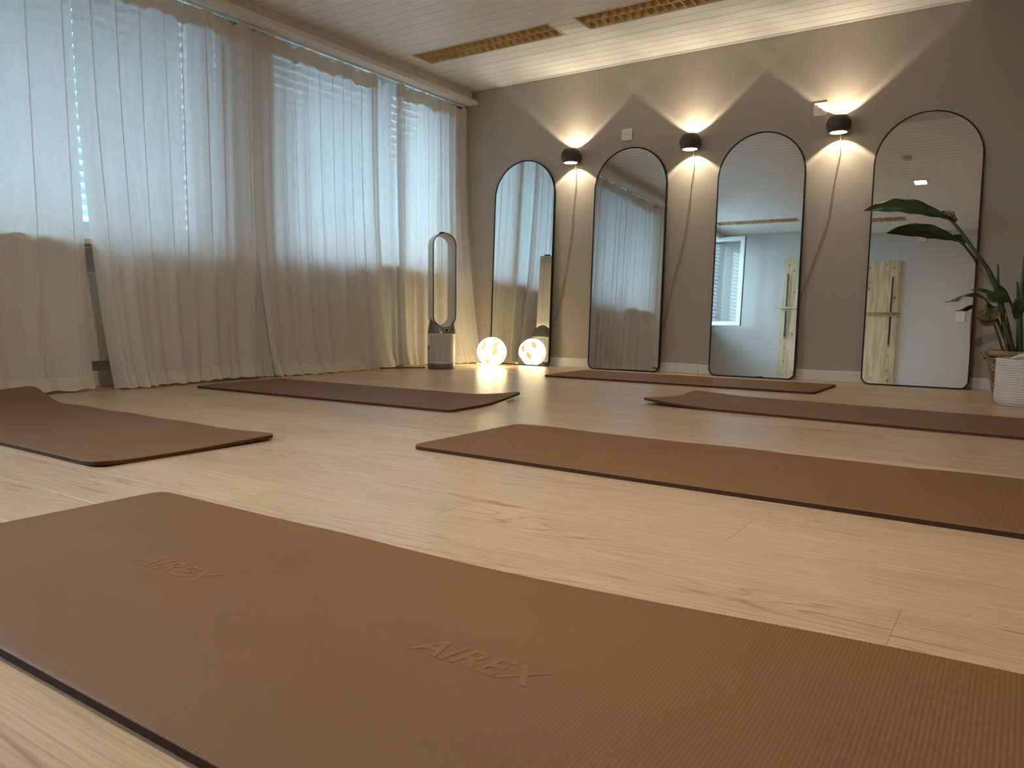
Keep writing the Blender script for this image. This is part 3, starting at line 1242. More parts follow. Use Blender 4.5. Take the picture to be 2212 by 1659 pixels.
def socket(x, z, label):
    t = thing('wall_socket', label, 'socket', (x, 0.0, z), group='white wall sockets on the mirror wall')
    box('plate', (-0.044, -0.009, -0.044), (0.044, 0.0, 0.044), 'white_plastic', t, 0.004, 2)
    # round insert: rim and recessed face
    vs, fs = lathe_data([(0.027, 0.0088), (0.027, 0.0108), (0.0255, 0.0112), (0.024, 0.0095), (0.018, 0.0092), (0.0, 0.0092)], 40)
    obj('insert', [(a, -c, b) for a, b, c in vs], [f[::-1] for f in fs], 'white_plastic', t, True)
    vs, fs = lathe_data([(0.0178, 0.0092), (0.0185, 0.0100), (0.0192, 0.0092)], 6)
    obj('recess_edge', [(a, -c, b) for a, b, c in vs], [f[::-1] for f in fs], 'white_plastic', t, False)
    for xx, zz in ((-0.0095, 0.0), (0.0, -0.003), (0.0095, 0.0)):
        vs, fs = lathe_data([(0.0, 0.0096), (0.0026, 0.0096)], 12)
        obj('pin_hole', [(a + xx, -c, b + zz) for a, b, c in vs], [f[::-1] for f in fs], 'dark', t)
    return t


socket(1.481, 1.806, 'square white wall socket above the second mirror')
socket(2.886, 1.809, 'square white wall socket beside the right-hand sconce')

# ------------------------------------------------------------------ glowing globe lamp on the floor
GC = Vector((0.50, -0.385, 0.0))
gl = thing('globe_lamp', 'glowing cream globe lamp with oval spots on the floor by the first mirror', 'lamp', GC)
R = 0.119


def globe_pt(d, rr):
    return Vector((0, 0, R + 0.001)) + d * rr


vs, fs = [], []
SEG, RIN = 48, 28
for i in range(RIN + 1):
    phi = PI * i / RIN
    for k in range(SEG):
        a = 2 * PI * k / SEG
        d = Vector((math.sin(phi) * math.cos(a), math.sin(phi) * math.sin(a), -math.cos(phi)))
        rr = R
        if phi < 0.75:                      # gathered folds under the globe
            rr *= 1 - 0.035 * (1 - phi / 0.75) * (0.5 + 0.5 * math.cos(a * 9))
        rr *= 1 + 0.010 * math.cos(a * 5 + phi * 3) * math.sin(phi)
        vs.append(globe_pt(d, rr))
for i in range(RIN):
    for k in range(SEG):
        k2 = (k + 1) % SEG
        fs.append((i * SEG + k, i * SEG + k2, (i + 1) * SEG + k2, (i + 1) * SEG + k))
obj('shade', vs, fs, 'globe', gl, True)
# oval spots
tocam = (Vector((4.0814, -5.4963, 0.4478)) - GC - Vector((0, 0, R))).normalized()
cr_ = tocam.cross(Vector((0, 0, 1))).normalized() * -1      # to the camera's right
cu_ = cr_.cross(tocam) * 1
if cu_.z < 0:
    cu_ = -cu_
spots = [(-0.55, 0.38, 0.14, 0.27, 10), (0.20, 0.02, 0.17, 0.30, 25), (0.28, 0.52, 0.12, 0.34, 50), (-0.30, -0.66, 0.12, 0.24, 22),
         (0.74, -0.45, 0.10, 0.30, -12), (0.20, 0.80, 0.08, 0.24, 70)]
dirs = []
for a, b, w1, h1, rot in spots:
    dirs.append(((cr_ * a + cu_ * b + tocam * math.sqrt(max(0.02, 1 - a * a - b * b))).normalized(), w1, h1, math.radians(rot)))
rr_ = random.Random(5)
for i in range(16):                         # the rest of the globe (seen in the mirror)
    zz = 0.85 - 1.55 * i / 15
    az = i * 2.39996
    d = Vector((math.sqrt(1 - zz * zz) * math.cos(az), math.sqrt(1 - zz * zz) * math.sin(az), zz))
    if d.dot(tocam) < 0.12:
        dirs.append((d, 0.15, 0.28, rr_.uniform(-0.6, 0.6)))
for d, w1, h1, rot in dirs:
    u = d.cross(Vector((0, 0, 1)))
    if u.length < 0.05:
        u = Vector((1, 0, 0))
    u.normalize()
    v = u.cross(d)
    if v.z < 0:
        v = -v
    uu = u * math.cos(rot) + v * math.sin(rot)
    vv = -u * math.sin(rot) + v * math.cos(rot)
    pv = [globe_pt(d, R * 1.016)]
    n = 18
    for ring in (0.55, 1.0):
        for k in range(n):
            a = 2 * PI * k / n
            q = (d + uu * math.cos(a) * w1 * ring * 1.15 + vv * math.sin(a) * h1 * ring * 1.1).normalized()
            pv.append(globe_pt(q, R * (1.016 if ring < 1 else 1.011)))
    pf = [(0, 1 + k, 1 + (k + 1) % n) for k in range(n)]
    pf += [(1 + k, 1 + n + k, 1 + n + (k + 1) % n, 1 + (k + 1) % n) for k in range(n)]
    obj('oval_spot', pv, pf, 'globe_spot', gl, True)
# cord with its inline switch, running left behind the purifier
cp = [(-0.06, 0.06, 0.004), (-0.13, 0.06, 0.004), (-0.19, 0.02, 0.004), (-0.24, -0.03, 0.004), (-0.30, -0.14, 0.004), (-0.36, -0.20, 0.004), (-0.44, -0.36, 0.004)]
tube('cord', cp, 0.0032, 'cream', gl, 8)
sw = box('inline_switch', (-0.036, -0.012, 0.0), (0.036, 0.012, 0.021), 'cream', gl, 0.004, 2, loc=(-0.145, 0.05, 0.001))
sw.rotation_euler = (0, 0, 0.55)

# ------------------------------------------------------------------ tower air purifier
FC = (0.331, -0.827, 0.0)
face = math.atan2(-0.52, 0.89)
fan = thing('tower_air_purifier', 'white tower air purifier with a tall open loop on a nickel base, by the curtains', 'air purifier', FC, rotz=face)
# local +x = the way it faces
lathe('foot', [(0.0, 0.0), (0.100, 0.0), (0.1085, 0.006), (0.1085, 0.040), (0.1075, 0.044), (0.0, 0.044)], 'fan_grey', fan, 64)
lathe('lower_band', [(0.107, 0.044), (0.109, 0.046), (0.109, 0.056), (0.108, 0.058)], 'fan_white', fan, 64)
lathe('filter_body', [(0.1065, 0.058), (0.1065, 0.262)], 'fan_grille', fan, 64)
bm = bmesh.new()
for sgn in (-1, 1):                 # smooth vertical side strips between the two perforated panels
    vs = []
    for i in range(9):
        a = sgn * (PI / 2) + (i - 4) * 0.06
        vs.append([(rr * math.cos(a), rr * math.sin(a), z) for rr in (0.1062, 0.1092) for z in (0.056, 0.264)])
    bvs = [[bm.verts.new(q) for q in row] for row in vs]
    for i in range(8):
        a, b = bvs[i], bvs[i + 1]
        bm.faces.new((a[2], a[3], b[3], b[2]))
        bm.faces.new((a[0], a[2], b[2], b[0]))
        bm.faces.new((a[1], b[1], b[3], a[3]))
    bm.faces.new((bvs[0][0], bvs[0][1], bvs[0][3], bvs[0][2]))
    bm.faces.new((bvs[8][0], bvs[8][2], bvs[8][3], bvs[8][1]))
obj_bm('side_strip', bm, 'fan_white', fan, True)
lathe('upper_band', [(0.108, 0.262), (0.109, 0.264), (0.109, 0.272), (0.1075, 0.276), (0.0, 0.276)], 'fan_white', fan, 64)
bm = bmesh.new()
a = -PI / 2 + 0.1
add_box(bm, (-0.004, -0.006, -0.016), (0.004, 0.006, 0.016), 0.002)
lt = obj_bm('latch', bm, 'dark', fan)
lt.location = (0.1088 * math.cos(a), 0.1088 * math.sin(a), 0.165)
lt.rotation_euler = (0, 0, a)


def stadium(hw, z0, z1, n=20):
    """closed outline in (y,z), half width hw, from z0 to z1"""
    pts = []
    for i in range(n + 1):
        t = PI * i / n
        pts.append((hw * math.cos(t), z1 - hw + hw * math.sin(t)))
    for i in range(n + 1):
        t = PI + PI * i / n
        pts.append((hw * math.cos(t), z0 + hw + hw * math.sin(t)))
    return pts


def loop(name, sections, m, parent):
    """sections: list of (x, half width, inset) swept around the stadium; closed ring"""
    vs, fs = [], []
    n = None
    for x, hw, dz in sections:
        st = stadium(hw, 0.318 + dz, 1.040 - dz)
        n = len(st)
        vs += [(x, y, z) for y, z in st]
    k = len(sections)
    for s in range(k):
        s2 = (s + 1) % k
        for i in range(n):
            j = (i + 1) % n
            fs.append((s * n + i, s * n + j, s2 * n + j, s2 * n + i))
    bm = bmesh.new()
    bv = [bm.verts.new(v) for v in vs]
    for f in fs:
        bm.faces.new([bv[i] for i in f])
    o = obj_bm(name, bm, m, parent, True)
    mod = o.modifiers.new('edge', 'EDGE_SPLIT')
    mod.split_angle = math.radians(38)
    return o


loop('loop', [(0.066, 0.0935, 0.0), (-0.020, 0.0935, 0.0), (-0.064, 0.088, 0.0055), (-0.064, 0.074, 0.0195), (0.0, 0.079, 0.0145), (0.064, 0.0895, 0.004)], 'fan_white', fan)
loop('front_rim', [(0.0685, 0.0945, -0.001), (0.062, 0.0945, -0.001), (0.062, 0.0890, 0.0045), (0.0685, 0.0890, 0.0045)], 'dark', fan)
loop('rear_seam', [(-0.0195, 0.0940, -0.0005), (-0.0215, 0.0940, -0.0005), (-0.0215, 0.092, 0.002), (-0.0195, 0.092, 0.002)], 'fan_grey', fan)
# nickel collar that cups the bottom of the loop
vs, fs = [], []
SEGC = 64
for i in range(SEGC):
    a = 2 * PI * i / SEGC
    top = 0.330 + 0.060 * abs(math.sin(a)) ** 1.5
    if math.cos(a) > 0:
        top -= 0.012 * math.cos(a)
    for k in range(7):
        v = k / 6
        rr = 0.1085 - 0.020 * v ** 1.3
        vs.append((rr * math.cos(a), rr * math.sin(a), 0.276 + (top - 0.276) * v))
    rr = 0.0845
    vs.append((rr * math.cos(a), rr * math.sin(a), top - 0.002))
    vs.append((0.078 * math.cos(a), 0.078 * math.sin(a), 0.29))
for i in range(SEGC):
    j = (i + 1) % SEGC
    for k in range(8):
        fs.append((i * 9 + k, j * 9 + k, j * 9 + k + 1, i * 9 + k + 1))
obj('collar', vs, fs, 'fan_grey', fan, True)
# round display on the front of the collar
dv, df = lathe_data([(0.0, 0.004), (0.0125, 0.004), (0.0125, 0.0025)], 28)
dsp = obj('display', [(c, a, b) for a, b, c in dv], df, 'dark', fan, False, loc=(0.1035, 0.0, 0.301))
dv, df = lathe_data([(0.0125, 0.0), (0.0125, 0.0055), (0.0155, 0.0055), (0.0165, 0.0)], 28)
obj('ring', [(c, a, b) for a, b, c in dv], df, 'fan_white', dsp, True)
rem = thing('remote_control', 'small dark remote control resting on top of the air purifier', 'remote control', (FC[0], FC[1], 1.0405))
bm = bmesh.new()
add_box(bm, (-0.028, -0.013, 0.0), (0.028, 0.013, 0.010), 0.004, 2)
obj_bm('body', bm, 'dark', rem)
bm = bmesh.new()
add_box(bm, (0.006, -0.005, 0.010), (0.020, 0.005, 0.0112), 0.001)
obj_bm('button', bm, 'grey_plastic', rem)
rem.rotation_euler = (0, 0, face)

cord = tube('power_cord', [(0.195, -0.865, 0.005), (0.16, -0.93, 0.005), (0.10, -1.00, 0.006), (0.03, -1.10, 0.005), (-0.005, -1.16, 0.006)], 0.0038, 'dark')
tag(cord, 'dark power cord running along the curtain hem behind the air purifier', 'cord')

# ------------------------------------------------------------------ exercise mats
MW, ML, MT = 0.612, 1.80, 0.0135


def mat_mesh(curl=None, ribs=True, cols=1308, rows=12):
    """u along the length 0..ML, v across 0..MW, rounded corners; fine cross ribs on the top"""
    rc = 0.035
    vs, fs = [], []

    def halfspan(u):
        e = min(u, ML - u)
        if e >= rc:
            return 0.0
        return rc - math.sqrt(max(0, rc * rc - (rc - e) ** 2))

    us = []
    for i in range(cols + 1):
        us.append(ML * i / cols)
    extra = [0.0008, 0.003, 0.006, 0.010, 0.015, 0.021, 0.028]
    us = sorted(set([round(x, 5) for x in us + extra + [ML - e for e in extra]]))
    prof_w = [0.0, 0.0022, 0.006] + [0.03 + (MW - 0.06) * k / (rows - 1) for k in range(rows)] + [MW - 0.006, MW - 0.0022, MW]
    nv = len(prof_w)

    def put(u, v, z):
        dz = curl(u, v) if curl else 0.0
        wob = 0.0003 * noise.noise(Vector((u * 2.3, v * 3.1, 1.7))) + 0.0002 * noise.noise(Vector((u * 7, v * 5, 4)))
        vs.append((u, v, z + dz + max(0.0, wob)))

    for top in (1, 0):
        for u in us:
            ins = halfspan(u)
            for k, v in enumerate(prof_w):
                vv = ins + (MW - 2 * ins) * v / MW
                if top:
                    z = MT
                    if k in (0, nv - 1):
                        z = MT - 0.0022
                    elif k in (1, nv - 2):
                        z = MT - 0.0006
                    if u < 0.001 or u > ML - 0.001:
                        z = MT - 0.0022
                    if ribs:
                        z -= 0.00042 * (0.5 + 0.5 * math.cos(2 * PI * u / 0.0055)) ** 2
                else:
                    z = 0.0008
                put(u, vv, z)
    nu = len(us)
    base = nu * nv
    for i in range(nu - 1):
        for k in range(nv - 1):
            a = i * nv + k
            fs.append((a, a + nv, a + nv + 1, a + 1))
            b = base + a
            fs.append((b, b + 1, b + nv + 1, b + nv))
    n_flat = len(fs)
    for i in range(nu - 1):
        a, b = i * nv, base + i * nv
        fs.append((a, b, b + nv, a + nv))
        a, b = i * nv + nv - 1, base + i * nv + nv - 1
        fs.append((a, a + nv, b + nv, b))
    for k in range(nv - 1):
        fs.append((k, k + 1, base + k + 1, base + k))
        a = (nu - 1) * nv + k
        b = base + a
        fs.append((a, b, b + 1, a + 1))
    me = bpy.data.meshes.new('exercise_mat')
    me.from_pydata(vs, [], fs)
    me.materials.append(M['mat'])
    me.materials.append(M['mat_edge'])
    mi = [0] * n_flat + [1] * (len(fs) - n_flat)
    me.polygons.foreach_set('material_index', mi)
    me.polygons.foreach_set('use_smooth', [True] * n_flat + [False] * (len(fs) - n_flat))
    me.update()
    return me


def logo(parent, u, v, sx, size=0.062):
    cu = bpy.data.curves.new('logo', 'FONT')
    cu.body = 'AIREX'
    cu.size = size
    cu.shear = 0.25
    cu.offset = 0.0011
    cu.extrude = 0.00005
    cu.align_x = 'CENTER'
    cu.align_y = 'CENTER'
    tmp = bpy.data.objects.new('logo_tmp', cu)
    COL.objects.link(tmp)
    dg = bpy.context.evaluated_depsgraph_get()
    me = bpy.data.meshes.new_from_object(tmp.evaluated_get(dg))
    bpy.data.objects.remove(tmp)
    me.materials.clear()
    me.materials.append(M['logo'])
    o = bpy.data.objects.new('embossed_logo', me)
    COL.objects.link(o)
    o.parent = parent
    o.location = (u, v, MT + 0.00035)
    o.scale = (sx, 1, 1)
    o['label'] = 'faint raised lettering'
    return o


GM = 'brown exercise mats laid out on the floor'


def ex_mat(x, y, ang, u0, v0, label, curl=None):
    """(x,y) = world position of the mat's local corner (u0,v0)"""
    me = mat_mesh(curl)
    o = bpy.data.objects.new('exercise_mat', me)
    COL.objects.link(o)
    a = math.radians(ang)
    o.rotation_euler = (0, 0, a)
    o.location = (x - (u0 * math.cos(a) - v0 * math.sin(a)), y - (u0 * math.sin(a) + v0 * math.cos(a)), 0.0)
    tag(o, label, 'exercise mat', GM)
    return o


def wave(n, a):
    return lambda u, v: a * max(0, noise.noise(Vector((u * 3, v * 2, n))))


A = ex_mat(2.393, -4.4535, -0.303, 0, MW, 'large brown mat in the foreground with raised lettering',
           lambda u, v: 0.004 * math.exp(-((u - 0.62) / 0.10) ** 2) * sstep(0.5, 1.0, v / MW) * 0.6 + (0.026 * sstep(0.85, 1.75, u) ** 1.2) * sstep(0.55, 1.0, v / MW))
logo(A, 0.525, 0.303, 1.0, 0.066)
logo(A, 1.145, 0.318, 1.0, 0.066)
ex_mat(1.9707, -3.7671, -1.13, ML, MW, 'brown mat at the left frame edge, far end curling up by the curtain',
       lambda u, v: 0.058 * (1 - sstep(0.0, 0.34, u)) ** 1.5 * (0.25 + 0.75 * sstep(0.1, 0.6, v)) + 0.006 * (1 - sstep(0, 0.1, math.hypot(ML - u, v)))
       + 0.007 * sstep(1.60, 1.80, u) * sstep(0.25, 0.61, v) + 0.003 * (0.5 + 0.5 * math.sin(u * 16)) * sstep(0.5, 0.6, v))
ex_mat(2.005, -2.851, 1.3, ML, 0, 'brown mat in front of the curtains with one corner turned up',
       lambda u, v: 0.034 * max(0.0, 1 - ((ML - u) + 0.9 * (MW - v)) / 0.33) ** 1.6)
ex_mat(2.452, -3.6242, -1.39, 0, 0, 'flat brown mat across the middle of the floor, behind the foreground one',
       lambda u, v: 0.003 * max(0, math.sin(u * 9)) * sstep(0.5, 0.61, v))
ex_mat(1.3315, -0.9485, -0.67, 0, 0, 'brown mat lying along the foot of the mirrors')
ex_mat(4.345, -2.18, -4.8, ML, 0, 'brown mat at the right frame edge, left corner curled up',
       lambda u, v: 0.024 * max(0.0, 1 - (u + 0.9 * v) / 0.36) ** 1.5 + 0.014 * max(0.0, 1 - (0.75 * u + 1.2 * (MW - v)) / 0.22) ** 1.2)

# ------------------------------------------------------------------ plant, wicker basket, rope basket
PC = Vector((4.10, -0.42, 0.0))
wb = thing('wicker_basket', 'brown woven wicker basket holding the leafy plant', 'basket', PC)


def wicker():
    ro, h = 0.165, 0.262
    bm = bmesh.new()

    def rad(z):
        t = z / h
        return 0.120 + 0.045 * t ** 0.8

    # horizontal weave strands that weave in and out around uprights
    nst, rows = 30, 17
    for r in range(rows):
        z = 0.010 + (h - 0.055) * r / (rows - 1)
        pts = []
        n = nst * 4
        for i in range(n):
            a = 2 * PI * i / n
            rr = rad(z) + 0.0055 * math.sin(a * nst / 2 + (r % 2) * PI)
            pts.append(Vector((rr * math.cos(a), rr * math.sin(a), z)))
        vs = []
        for i, p in enumerate(pts):
            d = Vector((p.x, p.y, 0)).normalized()
            ring = []
            for k in range(5):
                b = 2 * PI * k / 5
                ring.append(bm.verts.new(p + d * math.cos(b) * 0.0048 + Vector((0, 0, math.sin(b) * 0.0072))))
            vs.append(ring)
        for i in range(n):
            j = (i + 1) % n
            for k in range(5):
                k2 = (k + 1) % 5
                bm.faces.new((vs[i][k], vs[i][k2], vs[j][k2], vs[j][k]))
    o = obj_bm('weave', bm, 'wicker', wb, True)
    o['kind'] = 'stuff'
    for i in range(nst):
        a = 2 * PI * (i + 0.5) / nst
        pts = [(rad(z) * math.cos(a), rad(z) * math.sin(a), z) for z in (0.004, 0.08, 0.16, h - 0.04)]
        vs, fs = tube_data(pts, 0.0042, 6)
        obj('upright', vs, fs, 'wicker', wb, True)
    # plaited rim
    for k in range(3):
        pts = []
        for i in range(97):
            a = 2 * PI * i / 96
            b = a * 20 + k * 2 * PI / 3
            rr = rad(h - 0.02) + 0.010 * math.cos(b)
            pts.append((rr * math.cos(a), rr * math.sin(a), h - 0.016 + 0.011 * math.sin(b)))
        vs, fs = tube_data(pts, 0.0085, 6, False)
        obj('rim_strand', vs, fs, 'wicker', wb, True)
    lathe('liner', [(0.0, 0.006), (0.112, 0.006), (0.150, h - 0.03)], 'soil', wb, 32)
    # side handle on the left
    hp = []
    for i in range(13):
        t = -1 + 2 * i / 12
        a = PI + 0.22 * t
        rr = 0.178 + 0.030 * (1 - t * t)
        hp.append((rr * math.cos(a), rr * math.sin(a), h - 0.055 + 0.035 * (1 - t * t)))
    vs, fs = tube_data(hp, 0.008, 7)
    obj('handle', vs, fs, 'wicker', wb, True)


wicker()

plant = thing('potted_plant', 'tall green broad-leaved plant bending left over the rightmost mirror', 'plant', PC + Vector((0, 0, 0.20)))
PO = PC + Vector((0, 0, 0.20))
vs, fs = lathe_data([(0.0, 0.02), (0.07, 0.024), (0.138, 0.012), (0.138, 0.0), (0.0, 0.0)], 24)
obj('soil', vs, fs, 'soil', plant, True)


def stalk(pts, r0, r1, m='stalk'):
    p = [Vector(q) - PO for q in pts]
    n = len(p)
    return tube('stem', p, [r0 + (r1 - r0) * i / (n - 1) for i in range(n)], m, plant, 8)


def leaf(mid, width, normal_hint, m='leaf', fold=0.25, wav=0.0, name='leaf'):
    """mid: midrib points; width: half widths; blade built as two halves meeting in a keel"""
    n = 8
    sp = spline([Vector(q) - PO for q in mid], n)
    N_ = len(sp)
    vs, fs = [], []
    nh = Vector(normal_hint).normalized()
    across = [-1.0, -0.75, -0.5, -0.25, 0.0, 0.25, 0.5, 0.75, 1.0]
    for i, p in enumerate(sp):
        q = i / n
        k = min(int(q), len(width) - 2)
        wd = width[k] + (width[k + 1] - width[k]) * (q - k)
        t = (sp[min(i + 1, N_ - 1)] - sp[max(i - 1, 0)]).normalized()
        side = t.cross(nh).normalized()
        nn = side.cross(t).normalized()
        for c in across:
            lift = abs(c) * fold * wd + wav * wd * math.sin(i * 0.55 + c * 2) * abs(c)
            vs.append(p + side * wd * c + nn * lift)
    m_ = len(across)
    for i in range(N_ - 1):
        for k in range(m_ - 1):
            a = i * m_ + k
            fs.append((a, a + 1, a + m_ + 1, a + m_))
    o = obj(name, vs, fs, m, plant, True)
    so = o.modifiers.new('thick', 'SOLIDIFY')
    so.thickness = 0.0012
    vs, fs = tube_data(sp, [0.0042 * (1 - 0.85 * i / (N_ - 1)) for i in range(N_)], 6)
    obj('midrib', vs, fs, 'stalk', o, True)
    return o


Y = -0.50
# long main leaf over the mirror
stalk([(4.045, -0.44, 0.22), (4.005, -0.46, 0.42), (3.965, -0.48, 0.58), (3.915, -0.49, 0.70), (3.858, Y, 0.785), (3.79, Y, 0.89), (3.735, Y, 0.965), (3.70, Y, 0.998)], 0.017, 0.006)
leaf([(3.705, Y, 0.996), (3.66, Y, 1.016), (3.60, -0.505, 1.040), (3.52, -0.51, 1.066), (3.43, -0.51, 1.079), (3.34, -0.505, 1.078), (3.265, -0.50, 1.066)],
     [0.010, 0.020, 0.038, 0.050, 0.048, 0.032, 0.002], (0.1, -0.85, 0.55), fold=0.18, wav=0.10)
# withered sheath where blade meets stalk
leaf([(3.745, Y, 0.975), (3.72, -0.505, 1.002), (3.695, -0.51, 1.020), (3.655, -0.51, 1.026)], [0.008, 0.022, 0.020, 0.004], (0.2, -0.9, 0.5), 'leaf', 0.5, 0.3)
leaf([(3.735, -0.505, 0.985), (3.722, -0.515, 1.010), (3.70, -0.52, 1.024), (3.685, -0.52, 1.020)], [0.006, 0.014, 0.013, 0.003], (0.5, -0.9, 0.1), 'withered', 0.6, 0.5, 'withered_sheath')
# second leaf, low left
stalk([(4.055, -0.42, 0.22), (4.00, -0.45, 0.36), (3.955, -0.47, 0.46), (3.915, -0.48, 0.535), (3.895, -0.48, 0.556)], 0.010, 0.005)
leaf([(3.90, -0.48, 0.553), (3.865, -0.49, 0.572), (3.82, -0.50, 0.570), (3.77, -0.505, 0.545), (3.715, -0.505, 0.527)], [0.008, 0.028, 0.026, 0.022, 0.002], (0, -0.35, 1), fold=-0.25, wav=0.15)
leaf([(3.97, -0.46, 0.560), (3.935, -0.48, 0.585), (3.89, -0.49, 0.600), (3.835, -0.50, 0.597)], [0.010, 0.030, 0.024, 0.003], (0, -0.5, 1), fold=-0.3)
leaf([(4.02, -0.47, 0.535), (3.985, -0.49, 0.555), (3.945, -0.50, 0.560), (3.915, -0.50, 0.585)], [0.010, 0.040, 0.038, 0.004], (0.1, -0.95, 0.3), fold=0.3)
leaf([(4.015, -0.43, 0.545), (3.995, -0.45, 0.575), (3.97, -0.46, 0.600), (3.945, -0.47, 0.608)], [0.006, 0.018, 0.020, 0.003], (0.5, -0.8, 0.3), fold=0.3)
# dried drooping leaf
leaf([(3.985, -0.46, 0.485), (3.945, -0.49, 0.470), (3.905, -0.51, 0.455), (3.868, -0.52, 0.470)], [0.012, 0.050, 0.040, 0.003], (0.1, -0.9, 0.35), 'dry', 0.55, 0.35)
leaf([(3.97, -0.48, 0.44), (3.935, -0.515, 0.415), (3.90, -0.525, 0.425), (3.872, -0.53, 0.46)], [0.008, 0.026, 0.022, 0.002], (0.1, -0.9, 0.35), 'dry', 0.6, 0.35)
# stubs and other stalks
stalk([(4.04, -0.43, 0.22), (4.00, -0.45, 0.45), (3.968, -0.46, 0.60), (3.955, -0.46, 0.735)], 0.012, 0.005)
stalk([(4.06, -0.40, 0.22), (4.02, -0.44, 0.40), (3.99, -0.45, 0.52), (3.985, -0.46, 0.56)], 0.012, 0.006)
stalk([(4.10, -0.40, 0.22), (4.065, -0.42, 0.42), (4.03, -0.43, 0.52), (4.01, -0.43, 0.555)], 0.008, 0.005)
stalk([(4.09, -0.45, 0.22), (4.075, -0.47, 0.45), (4.075, -0.47, 0.62), (4.08, -0.47, 0.80), (4.10, -0.46, 1.05)], 0.015, 0.006)
stalk([(4.08, -0.43, 0.22), (4.065, -0.45, 0.45), (4.055, -0.46, 0.60), (4.05, -0.46, 0.64)], 0.009, 0.005)
stalk([(4.03, -0.47, 0.22), (4.02, -0.49, 0.36), (4.01, -0.50, 0.47)], 0.010, 0.004, 'dry')
stalk([(4.02, -0.46, 0.22), (3.985, -0.48, 0.33), (3.955, -0.50, 0.42)], 0.007, 0.005)
stalk([(4.07, -0.47, 0.22), (4.03, -0.50, 0.34), (4.00, -0.50, 0.42)], 0.014, 0.008)
leaf([(4.055, -0.48, 0.44), (4.065, -0.51, 0.49), (4.085, -0.53, 0.525), (4.13, -0.54, 0.55)], [0.008, 0.032, 0.040, 0.006], (0.2, -0.9, 0.3), fold=0.25)
leaf([(4.10, -0.46, 1.04), (4.14, -0.46, 1.12), (4.22, -0.47, 1.20), (4.34, -0.48, 1.24), (4.46, -0.49, 1.22)], [0.008, 0.04, 0.06, 0.045, 0.003], (0, -0.4, 1), fold=-0.25)
stalk([(4.14, -0.42, 0.22), (4.20, -0.42, 0.45), (4.28, -0.42, 0.70)], 0.012, 0.006)
leaf([(4.275, -0.42, 0.69), (4.32, -0.43, 0.78), (4.40, -0.44, 0.84), (4.50, -0.45, 0.85)], [0.008, 0.045, 0.05, 0.003], (0, -0.5, 1), fold=-0.25)

# rope basket in front
RB = (4.125, -0.80, 0.0)
rb = thing('rope_basket', 'white coiled cotton rope basket in front of the wicker one', 'basket', RB)
rows = 20
for i in range(rows):
    z = 0.0065 + i * 0.0118
    rr = 0.128 + 0.010 * math.sin(min(1, z / 0.05) * PI / 2) - 0.004 * (z / 0.24)
    if i == 0:
        rr -= 0.006
    vs, fs = [], []
    n = 56
    for k in range(n):
        a = 2 * PI * k / n
        wob = 1 + 0.010 * math.sin(3 * a + i * 0.2)
        for q in range(6):
            b = 2 * PI * q / 6
            r_ = rr * wob + 0.0068 * math.cos(b)
            dip = 0.0
            if i > rows - 4:
                dip = 0.016 * math.exp(-((a - 4.35) / 0.35) ** 2) * (i - rows + 4) / 3
            vs.append((r_ * math.cos(a), r_ * math.sin(a), z + 0.0066 * math.sin(b) - dip * 0.2))
    for k in range(n):
        k2 = (k + 1) % n
        for q in range(6):
            q2 = (q + 1) % 6
            fs.append((k * 6 + q, k2 * 6 + q, k2 * 6 + q2, k * 6 + q2))
    obj('rope_coil', vs, fs, 'rope', rb, True)
lathe('base', [(0.0, 0.002), (0.128, 0.002), (0.128, 0.010), (0.0, 0.010)], 'rope', rb, 40)
for s in (-1, 1):
    hp = []
    for i in range(13):
        t = -1 + 2 * i / 12
        a = -PI / 2 - 0.15 + t * 0.42 if s > 0 else PI / 2 + t * 0.42
        hp.append((0.134 * math.cos(a), 0.134 * math.sin(a), 0.236 + 0.020 * (1 - t * t)))
    vs, fs = tube_data(hp, 0.0065, 8)
    obj('handle', vs, fs, 'rope', rb, True)
bm = bmesh.new()
add_box(bm, (-0.03, -0.002, -0.006), (0.03, 0.002, 0.010), 0.003)
hh = obj_bm('handle_slot', bm, 'dark', rb)
hh.location = (0.02, -0.1385, 0.214)

